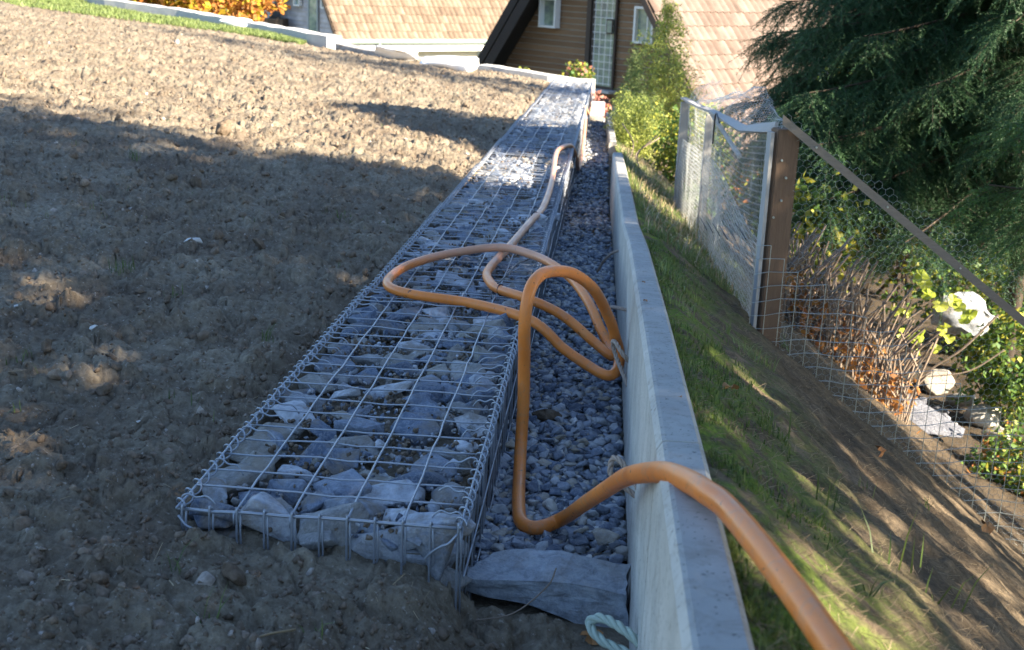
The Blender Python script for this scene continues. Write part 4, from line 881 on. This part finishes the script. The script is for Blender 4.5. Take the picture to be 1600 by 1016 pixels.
shrub('leafy_shrub', (1.28, 7.5, -.22), (.32, .3, .42), 1300, .05, 'leafgreen', 'green shrub low behind the netting beside the dead stems', z0=-1.4, mats=[('leafgreen', .3), ('leafmix', .7)], aspect=.8)
shrub('rose_bush', (-.43, 18.7, -.22), (.24, .25, .22), 700, .055, 'leafgreen', 'small rose bush with pale leaves just beyond the end of the gabion', 'bush', z0=-.8, mats=[('leafgreen', .4), ('leafmix', .4), ('pinkleaf', .2)], aspect=.8)
shrub('pink_shrub', (-.08, 17.9, -.62), (.12, .2, .3), 420, .06, 'pinkleaf', 'reddish pink leaved plant at the far end of the trench', 'plant', z0=-1.0, aspect=.8)
shrub('small_plant', (-1.25, 18.6, -.17), (.14, .1, .07), 90, .05, 'leafmix', 'tiny sprig of leaves beyond the white coping near the rose bush', 'plant', z0=-.35, nst=4, aspect=.8)
shrub('autumn_tree', (-9.9, 29.5, 1.3), (1.7, 1.5, 2.1), 9000, .16, 'autumn_o', 'orange and gold autumn tree beyond the upper left border', 'tree', z0=-2.5, mats=[('autumn_y', .42), ('autumn_o', .58)], aspect=.7)
shrub('autumn_tree', (-11.5, 30.0, 1.4), (1.9, 1.5, 1.9), 7000, .16, 'autumn_y', 'yellow olive autumn tree at the top left edge', 'tree', z0=-2.5, mats=[('autumn_y', .55), ('leafmix', .45)], aspect=.7)
shrub('autumn_tree', (-9.5, 33, 1.0), (.85, 1.0, 1.6), 4500, .15, 'autumn_o', 'copper leaved tree just left of the grey gable house', 'tree', z0=-3, mats=[('autumn_o', .85), ('autumn_y', .15)], aspect=.7)

shrub('undergrowth', (2.55, 7.45, -.95), (.34, .25, .36), 2600, .045, 'leafgreen', 'dark green undergrowth around the spruce trunk right of the rock garden', z0=-1.4, mats=[('leafgreen', .75), ('leafmix', .25)], aspect=.7)
shrub('undergrowth', (2.35, 6.3, -1.15), (.40, .3, .25), 2600, .04, 'leafgreen', 'low weeds growing right of the rocks near the edge of the picture', z0=-1.4, mats=[('leafgreen', .6), ('leafmix', .25), ('autumn_o', .15)], aspect=.6)
shrub('undergrowth', (3.1, 9.4, -.9), (.9, .4, .6), 4200, .055, 'leafgreen', 'shaded bushes farther behind the rock garden', z0=-1.5, mats=[('leafgreen', .6), ('leafmix', .4)], aspect=.7)
# dead stems, rock garden and vine behind the netting
DX, DY, DZ = 1.34, 6.3, -.80
root = empty('dead_shrub', (DX, DY, DZ), 'clump of pale dead stems and rusty litter under the spruce, behind the welded mesh', 'dead shrub')
P0 = []; P1 = []
for k in range(330):
    x = rng.uniform(-.5, .28); y = rng.uniform(-.2, .45); h = rng.uniform(.15, .55)*(1.1-.5*abs(x)); z = zg(DX+x, DY+y)-DZ; lx, ly = rng.normal(.03, .07), rng.normal(0, .05)
    a = np.array([x, y, z]); b = a+np.array([lx*.5, ly, h*.55]); c = b+np.array([lx+rng.normal(0, .05), ly, h*.45]); P0 += [a, b]; P1 += [b, c]
V, F = segs(P0, P1, rng.uniform(.003, .008, len(P0))); obj('stems', V, F, M['twigdry'], root, False, np.tile(rng.random(len(P0)), 3))['kind'] = 'stuff'
n = 700; q = np.stack([rng.uniform(-.45, .3, n), rng.uniform(-.3, .5, n), np.zeros(n)], 1); q[:, 2] = zslope(DX+q[:, 0], DY+q[:, 1], False)-DZ+rng.random(n)**1.5*.3
V0 = np.array([(0, 0, 0), (.5, .25, .1), (1, 0, 0), (.5, -.25, .1)]); F0 = np.array([(0, 1, 2), (0, 2, 3)]); scatter([(V0, F0)], q, rotmats(n), rng.uniform(.03, .07, n), 'dry_leaves', M['autumn_o'], root)['kind'] = 'stuff'
limes = [mesh('stone_form', *rock(16, (1, .8, .7), 2, .04, .55)) for _ in range(4)]; [m_.materials.append(M['lime']) for m_ in limes]
bas = [mesh('stone_form', *rock(14, (1, .85, .9), 2, .08, .6)) for _ in range(3)]; [m_.materials.append(M['basalt']) for m_ in bas]
for x, y, z, s, k, lab in [(1.50, 6.75, -.93, .20, 'l', 'cream limestone block at the left of the rock garden behind the mesh'), (1.95, 7.74, -1.237, .40, 'l', 'large sunlit cream boulder under the dead stems'), (2.285, 8.077, -1.342, .30, 'l', 'rounded sunlit cream boulder right of the largest one'), (2.372, 7.771, -1.341, .22, 'l', 'pale rock above the dark lumps on the right'),
    (2.418, 7.432, -1.335, .24, 'l', 'mottled cream rock at the right end of the rock garden'), (2.106, 7.078, -1.258, .13, 'l', 'small bright rock between dark lump and slab'), (2.402, 7.11, -1.326, .20, 'l', 'flat pale rock lowest on the right'), (1.68, 7.0, -1.05, .11, 'b', 'dark lava lump at the left end of the slab'), (1.776, 7.2, -1.11, .12, 'b', 'second dark lava lump from the left on the slab'),
    (1.90, 7.3, -1.17, .12, 'b', 'low dark lava lump in the middle of the row'), (2.02, 7.4, -1.24, .14, 'b', 'pointed dark lava lump right of the middle'), (2.13, 7.35, -1.27, .13, 'b', 'dark lava lump before the rounded cream boulder'), (2.09, 7.161, -1.257, .14, 'b', 'upright dark lava lump at the right end of the slab')]:
    me = (limes if k == 'l' else bas)[rng.integers(3)]; single('limestone_rock' if k == 'l' else 'lava_rock', me, (x, y, z+s*.28), (rng.normal(0, .2), rng.normal(0, .2), rng.uniform(0, 6)), (s, s*.9, s*.9), lab, 'rock', 'rock garden stones')
p = (1.80, 6.75, -1.05); sm = mesh('stone_form', *rock(14, (.62, .42, .09), 2, .02, .8)); sm.materials.append(M['basalt']); o = link('stone_slab', sm); o.location = tuple(p); o.rotation_euler = (R(10), R(14), R(-12)); tag(o, 'flat pale grey slab lying in front of the dark lava lumps', 'stone')  # slab is pale; the dark basalt colour stands in for shade on it
o = single('blue_grey_rock', bas[0], (2.35, 7.9, -.75), (.2, .1, .4), (.55, .4, .42), 'large smooth blue grey rock half hidden behind the yellow vine leaves', 'rock'); o.data = o.data.copy(); o.data.materials.clear(); o.data.materials.append(M['gstone'])
vine = empty('vine', (1.75, 6.5, -.9), 'vine with large sunlit yellow green leaves behind the netting', 'vine')
mb = MB(); mb.tube(catmull([(-.05, 0, .0), (.05, .02, .18), (.2, .0, .32), (.36, .0, .52)], 5), .006, 5); mb.tube(catmull([(.05, .02, .15), (.25, 0, .2), (.42, 0, .33)], 5), .004, 5); mb.build('stem', M['twigdry'], vine)
vl = [mesh('leaf_form', *leafmesh(20+k, 3)) for k in range(3)]; [m_.materials.append(M['vineleaf']) for m_ in vl]
for k, p in enumerate([(1.747, 6.3, -0.303), (1.791, 6.32, -0.431), (1.855, 6.34, -0.313), (1.896, 6.36, -0.385), (1.838, 6.38, -0.497), (1.665, 6.4, -0.177), (1.691, 6.42, -0.218), (1.668, 6.44, -0.518), (1.707, 6.46, -0.582), (1.584, 6.48, -0.388), (1.725, 6.5, -0.522), (1.819, 6.52, -0.593), (1.975, 6.54, -0.401), (1.888, 6.56, -0.334), (1.757, 6.58, -0.312), (1.656, 6.6, -0.544), (1.681, 6.62, -0.433)]):
    p = np.array(p)-np.array([1.75, 6.5, -.9]); s = rng.uniform(.06, .10)
    place('leaf', vl[k % 3], vine, Vector(p), (R(70)+rng.normal(0, .4), rng.normal(0, .5), rng.uniform(-.8, .8)), (s, s, s))
# ------------------------------------------------------------ field border
def coping(pts, w, h, zoff, mat, name, lab, cat, n=14):
    xs = np.array(pts); root = None; V = []; m = len(xs)
    d = np.gradient(xs, axis=0); nrm = np.stack([-d[:, 1], d[:, 0]], 1); nrm /= np.linalg.norm(nrm, axis=1)[:, None]
    org = np.array([xs[0, 0], xs[0, 1], float(zfield_base(xs[0, 0], xs[0, 1]))]); P = resample(np.c_[xs, zfield_base(xs[:, 0], xs[:, 1])], .22); dd = np.gradient(P, axis=0)[:, :2]; nr = np.stack([-dd[:, 1], dd[:, 0]], 1); nr /= np.linalg.norm(nr, axis=1)[:, None]
    if nr[0, 1] < 0: nr = -nr
    for k, p in enumerate(P):
        j = rng.normal(0, .006, 2)
        for a, b in ((0, -.5), (0, h), (w, h), (w, -.5)): V.append((p[0]+nr[k, 0]*a+j[0]-org[0], p[1]+nr[k, 1]*a+j[1]-org[1], p[2]+zoff+b+(j[0] if b == h else 0)-org[2]))
    m = len(P); F = [(4*k+i, 4*k+i+1, 4*k+5+i, 4*k+4+i) for k in range(m-1) for i in range(3)]+[(0, 1, 2, 3), (4*m-1, 4*m-2, 4*m-3, 4*m-4)]
    o = obj(name, V, F, M[mat]); o.location = tuple(org); return tag(o, lab, cat)
coping([(-1.9, 18.35), (-.83, 17.95), (-.2, 17.95)], .28, .07, 0, 'slab', 'coping_wall', 'low white coping at the far edge of the field, ending at the gabion', 'wall')
coping([(-4.1, 18.8), (-3.2, 18.1), (-1.95, 18.4)], .25, .07, 0, 'gstone', 'coping_wall', 'low shaded grey stone edging between the two white slabs and the raised block', 'wall')
coping([(-9.6, 22.6), (-9, 21.9), (-7.2, 21.3), (-5.2, 19.6), (-4.25, 18.9)], .30, .16, 0, 'slab', 'coping_wall', 'raised pale stone border wall at the upper left with its shaded end', 'wall')
for (x, y, s, r_, lab) in [(-3.0, 17.85, .72, 5, 'left one of the two bright white foil covered slabs on the far field'), (-2.2, 17.5, .92, -10, 'right and larger of the two bright white slabs on the far field'), (-6.0, 20.2, .62, 10, 'white slab on the grass strip at the upper left')]:
    me = mesh('slab_form', *rock(15, (1, .5, .30), 2, .025, .8)); me.materials.append(M['foil']); single('white_slab', me, (x, y, zf1(x, y)+.10), (R(6), R(3), R(r_)), (s, s*1.1, s), lab, 'slab', 'white slabs on the far field')

# ------------------------------------------------------------ houses
def place_h(name, mat, parent, Mx, verts, faces): pass
tile_me = {}
def tile_mesh(mat):
    V = []; n = 7
    for y in (0, .37):
        for k in range(n):
            t = k/(n-1); V.append((t*.215, y, .045*math.sin(t*math.pi)**1.2+(.026 if y == 0 else .0)))
    for k in range(n): t = k/(n-1); V.append((t*.215, 0, .045*math.sin(t*math.pi)**1.2-.006))
    F = [(k, k+1, n+k+1, n+k) for k in range(n-1)]+[(2*n+k, 2*n+k+1, k+1, k) for k in range(n-1)]
    me = mesh('roof_tile', V, F, False); me.materials.append(M[mat]); return me
def house(name, org, azv, pitch, hw, apex, depth, ov, hz, sid, verge, tmat, lab, parts):
    """org: gable centre at reference level, local u right, v depth, w up; hw half width at w=0"""
    v = np.array([math.sin(azv), math.cos(azv), 0]); u_ = np.array([math.cos(azv), -math.sin(azv), 0])
    root = empty(name, (0, 0, 0), lab, 'house'); root.matrix_world = Matrix(((u_[0], v[0], 0, org[0]), (u_[1], v[1], 0, org[1]), (0, 0, 1, org[2]), (0, 0, 0, 1)))
    tanp = apex/hw
    def half(w): return (apex-w)/tanp
    # body
    we = parts['eave']; he = half(we); body_h = he-.45
    mb = MB(); mb.prism([(-body_h, .03, hz), (body_h, .03, hz), (body_h, .03, we+.3), (0, .03, apex-.15), (-body_h, .03, we+.3)], (0, depth, 0)); mb.build('wall', M[parts['wall']], root)
    # siding boards
    bh = parts['board']; w = hz+.02; k = 0
    cube = MB(); cube.box((0, 0, 0), (1, 1, 1)); bme = mesh('siding_board', np.vstack(cube.V), cube.F); bme.materials.append(M[sid])
    while w < apex-.4:
        hwid = min(half(w+bh)-.12, body_h-.005) if w > we+.2 else body_h-.005
        if hwid > .1 and w > parts.get('sid0', hz): place('siding_board', bme, root, Vector((0, .012+.001*(k % 3), w+bh/2)), (0, 0, 0), (2*hwid, .03, bh-.018))
        w += bh; k += 1
    # roof slabs (right and left) with soffit
    th = .16
    for s in (-1, 1):
        a = (s*half(we), we); b = (0, apex); nx, nz = s*math.sin(pitch), math.cos(pitch)
        poly = [(a[0], -ov, a[1]), (b[0], -ov, b[1]), (b[0]-0*nx, -ov, b[1]-th/math.cos(pitch)), (a[0]-nx*th, -ov, a[1]-nz*th)]
        mb = MB(); mb.prism(poly, (0, depth+2*ov, 0)); mb.build('roof', M[verge if s < 0 else tmat+'j'], root)
        # bargeboard
        for off, w_, dp in (((-.035, .24, .03), (.22, .28, .05)) if s < 0 else ((-.035, .10, .03),)):
            mb = MB(); q = [(a[0]-nx*(off+.04), -ov-dp, a[1]-nz*(off+.04)), (b[0], -ov-dp, b[1]-(off+.04)/math.cos(pitch)), (b[0], -ov-dp, b[1]-(off+w_)/math.cos(pitch)), (a[0]-nx*(off+w_), -ov-dp, a[1]-nz*(off+w_))]
            mb.prism(q, (0, dp-.004, 0)); mb.build('bargeboard', M[verge if s < 0 else tmat+'j'], root)
    # tiles on the right slope
    tm = tile_mesh(tmat); L = math.hypot(half(we), apex-we); ex = .335; nr = int(L/ex); nc = int((depth+2*ov)/.215)
    dirup = np.array([-math.cos(pitch), 0, math.sin(pitch)]); nrm = np.array([math.sin(pitch), 0, math.cos(pitch)]); eave = np.array([half(we), 0, we]); cnt = 0; JV = []; JF = []; JT = []
    tv = np.array([vv.co[:] for vv in tm.vertices]); tf = [tuple(p.vertices) for p in tm.polygons]; r0, r1, c0, c1 = parts['near']
    for r in range(nr+1):
        for c in range(nc):
            p = eave+dirup*(r*ex-.05)+nrm*.02+np.array([0, -ov+c*.215, 0])
            Mt = Matrix(((0, dirup[0], nrm[0], p[0]), (1, dirup[1], nrm[1], p[1]), (0, dirup[2], nrm[2], p[2]), (0, 0, 0, 1)))
            Mt = Mt @ Matrix.Rotation(rng.normal(0, .006), 4, 'X')
            if r0 <= r < r1 and c0 <= c < c1 and cnt < 300:
                o = bpy.data.objects.new('roof_tile', tm); COL.objects.link(o); o.parent = root; o.matrix_local = Mt; cnt += 1
            else:
                A = np.array(Mt); JV.append(tv@A[:3, :3].T+A[:3, 3]); b0 = (len(JV)-1)*len(tv); JF += [tuple(i+b0 for i in f) for f in tf]; JT += [rng.random()]*len(tf)
    o = obj('roof_tiles', np.vstack(JV), JF, M[tmat+'j'], root, False, JT); o['kind'] = 'stuff'
    return root, half
def window(root, u0, u1, w0, w1, proj, fr, mat='white', bars=()):
    d = .05; wroot = None
    mb = MB(); g = [((u0+u1)/2, -proj/2, w0, u1-u0, proj, fr), ((u0+u1)/2, -proj/2, w1, u1-u0, proj, fr), (u0+fr/2, -proj/2, (w0+w1)/2, fr, proj*.98, w1-w0-fr), (u1-fr/2, -proj/2, (w0+w1)/2, fr, proj*.98, w1-w0-fr)]
    for cx, cy, cz, a, b, c in g: mb.box((cx, cy-.03, cz), (a, b, c))
    f = mb.build('window', M[mat], root)
    mb = MB(); mb.box(((u0+u1)/2, -.045, (w0+w1)/2), (u1-u0-fr*1.9, .01, w1-w0-fr*.9)); mb.build('pane', M['glass'], f)
    for b in bars:
        mb = MB(); mb.box(((u0+b*(u1-u0)) if b > 0 else (u0+u1)/2, -.055, (w0+w1)/2 if b > 0 else w0-b*(w1-w0)), (.025, .02, w1-w0-fr) if b > 0 else (u1-u0-fr, .02, .02)); mb.build('glazing_bar', M['white'], f)
    return f
hb, _ = house('brown_house', (-.22, 27, -.65), R(43), R(52), 3.05, 3.9, 9.5, .75, -3.4, 'siding', 'verge_dark', 'tile_r', 'brown timber clad chalet with steep dark verge and rose coloured tiled roof', dict(eave=-1.9, wall='slab', board=.125, near=(0, 17, 0, 18)))
window(hb, -1.72, -1.20, .78, 1.36, .16, .045, bars=(.72,))
window(hb, 1.02, 1.55, .62, 1.30, .10, .05, bars=(.6,))
sw = window(hb, -.18, .50, -.38, 1.52, .05, .05, 'dwood')
for k in range(12):
    mb = MB(); mb.box((.16, -.10, -.30+k*.15), (.58, .02, .012)); mb.build('glazing_bar', M['white'], sw)
for k in range(4):
    mb = MB(); mb.box((-.08+k*.16, -.098, .57), (.010, .015, 1.8)); mb.build('glazing_bar', M['white'], sw)
mb = MB(); mb.box((-.26, -.05, .35), (.12, .14, 2.6)); mb.build('timber_post', M['dwood'], hb)
mb = MB(); mb.box((.16, -.10, 1.62), (.72, .14, .16)); mb.build('blind_box', M['cream'], hb)
mb = MB(); mb.box((.36, -.12, .88), (.18, .02, .30)); mb.build('casement', M['dwood'], sw); mb = MB(); mb.box((.37, -.135, .88), (.13, .012, .24)); mb.build('pane', M['glass'], sw)
mb = MB(); mb.box((-.86, -.06, 1.52), (.07, .08, .12)); mb.build('wall_lamp', M['white'], hb)
mb = MB(); mb.box((.2, -.20, -.44), (.9, .3, .05)); mb.build('sill', M['slab'], hb)
mb = MB(); mb.box((.9, -.15, -.62), (1.7, .4, .10)); mb.build('canopy', M['dwood'], hb)
for k in range(5):
    mb = MB(); mb.box((.25+k*.35, -.06, -1.6), (.12, .10, 1.8)); mb.build('shutter_post', M['slab' if k % 2 else 'verge_grey'], hb)
azv = R(48); v_ = np.array([math.sin(azv), math.cos(azv), 0]); u_ = np.array([math.cos(azv), -math.sin(azv), 0]); tip = np.array([-9.07, 42, -1.15]); hwl = 2.9; ov = .6
orgl = tip-u_*hwl+v_*ov
hg, _ = house('grey_house', tuple(orgl), azv, R(54), hwl, 4.0, 13, ov, -3.6, 'siding_g', 'verge_grey', 'tile_l', 'grey clad gabled house with tan tiled roof, green gutter and cream side wall', dict(eave=0.0, wall='cream', board=.16, near=(0, 9, 0, 33), sid0=-.6))
P_ = [(hwl+.06, -ov, -.06), (hwl+.06, 13+ov, -.06)]; mb = MB(); mb.tube(P_, .08, 8); mb.build('gutter', M['gutter'], hg)
mb = MB(); mb.box((hwl-.10, 6.4, -.27), (.10, 14, .26)); mb.build('fascia', M['white'], hg)
mb = MB(); mb.tube(catmull([(hwl+.06, 1.0, -.12), (hwl+.02, 1.0, -.3), (hwl-.35, 1.0, -.6), (hwl-.40, 1.0, -1.2), (hwl-.40, 1.0, -3.4)], 5), .05, 8); mb.build('downpipe', M['gutter'], hg)
mb = MB(); mb.box((hwl-.44, 6.2, -.75), (.06, 1.4, .75)); f = mb.build('window', M['verge_grey'], hg); mb = MB(); mb.box((hwl-.40, 6.2, -.85), (.04, 1.1, .42)); mb.build('pane', M['glass'], f)
window(hg, -1.05, -.60, .95, 1.8, .12, .06); window(hg, .95, 1.45, .95, 1.8, .12, .06); sw = window(hg, -.10, .60, .05, 2.6, .05, .06, 'verge_grey')
# bits of further buildings
mb = MB(); mb.box((0, 0, 0), (5, 4, 3)); o = mb.build('far_house', M['tile_lj'], None); o.location = (-14.2, 47, -2.2); tag(o, 'low pinkish tiled roof beyond the copper tree, left of the grey house', 'house')
mb = MB(); mb.prism([(-3, 0, 0), (3, 0, 0), (3, 0, 3.2), (0, 0, 5), (-3, 0, 3.2)], (0, 5, 0)); o = mb.build('white_house', M['white'], None); o.location = (9.6, 24, -2.2); o.rotation_euler = (0, 0, R(-20)); tag(o, 'pale house wall glimpsed through gaps in the spruce branches', 'house')
mb = MB()
for a, b in (((-6.65, 24, -.08), (-6.65, 24, .12)), ((-6.65, 24, .12), (-6.2, 24, -.08)), ((-6.65, 24, -.08), (-6.2, 24, -.08))): mb.tube([a, b], .022, 6)
tag(mb.build('railing', M['white'], None), 'white handrail triangle beside the far left border wall', 'railing')
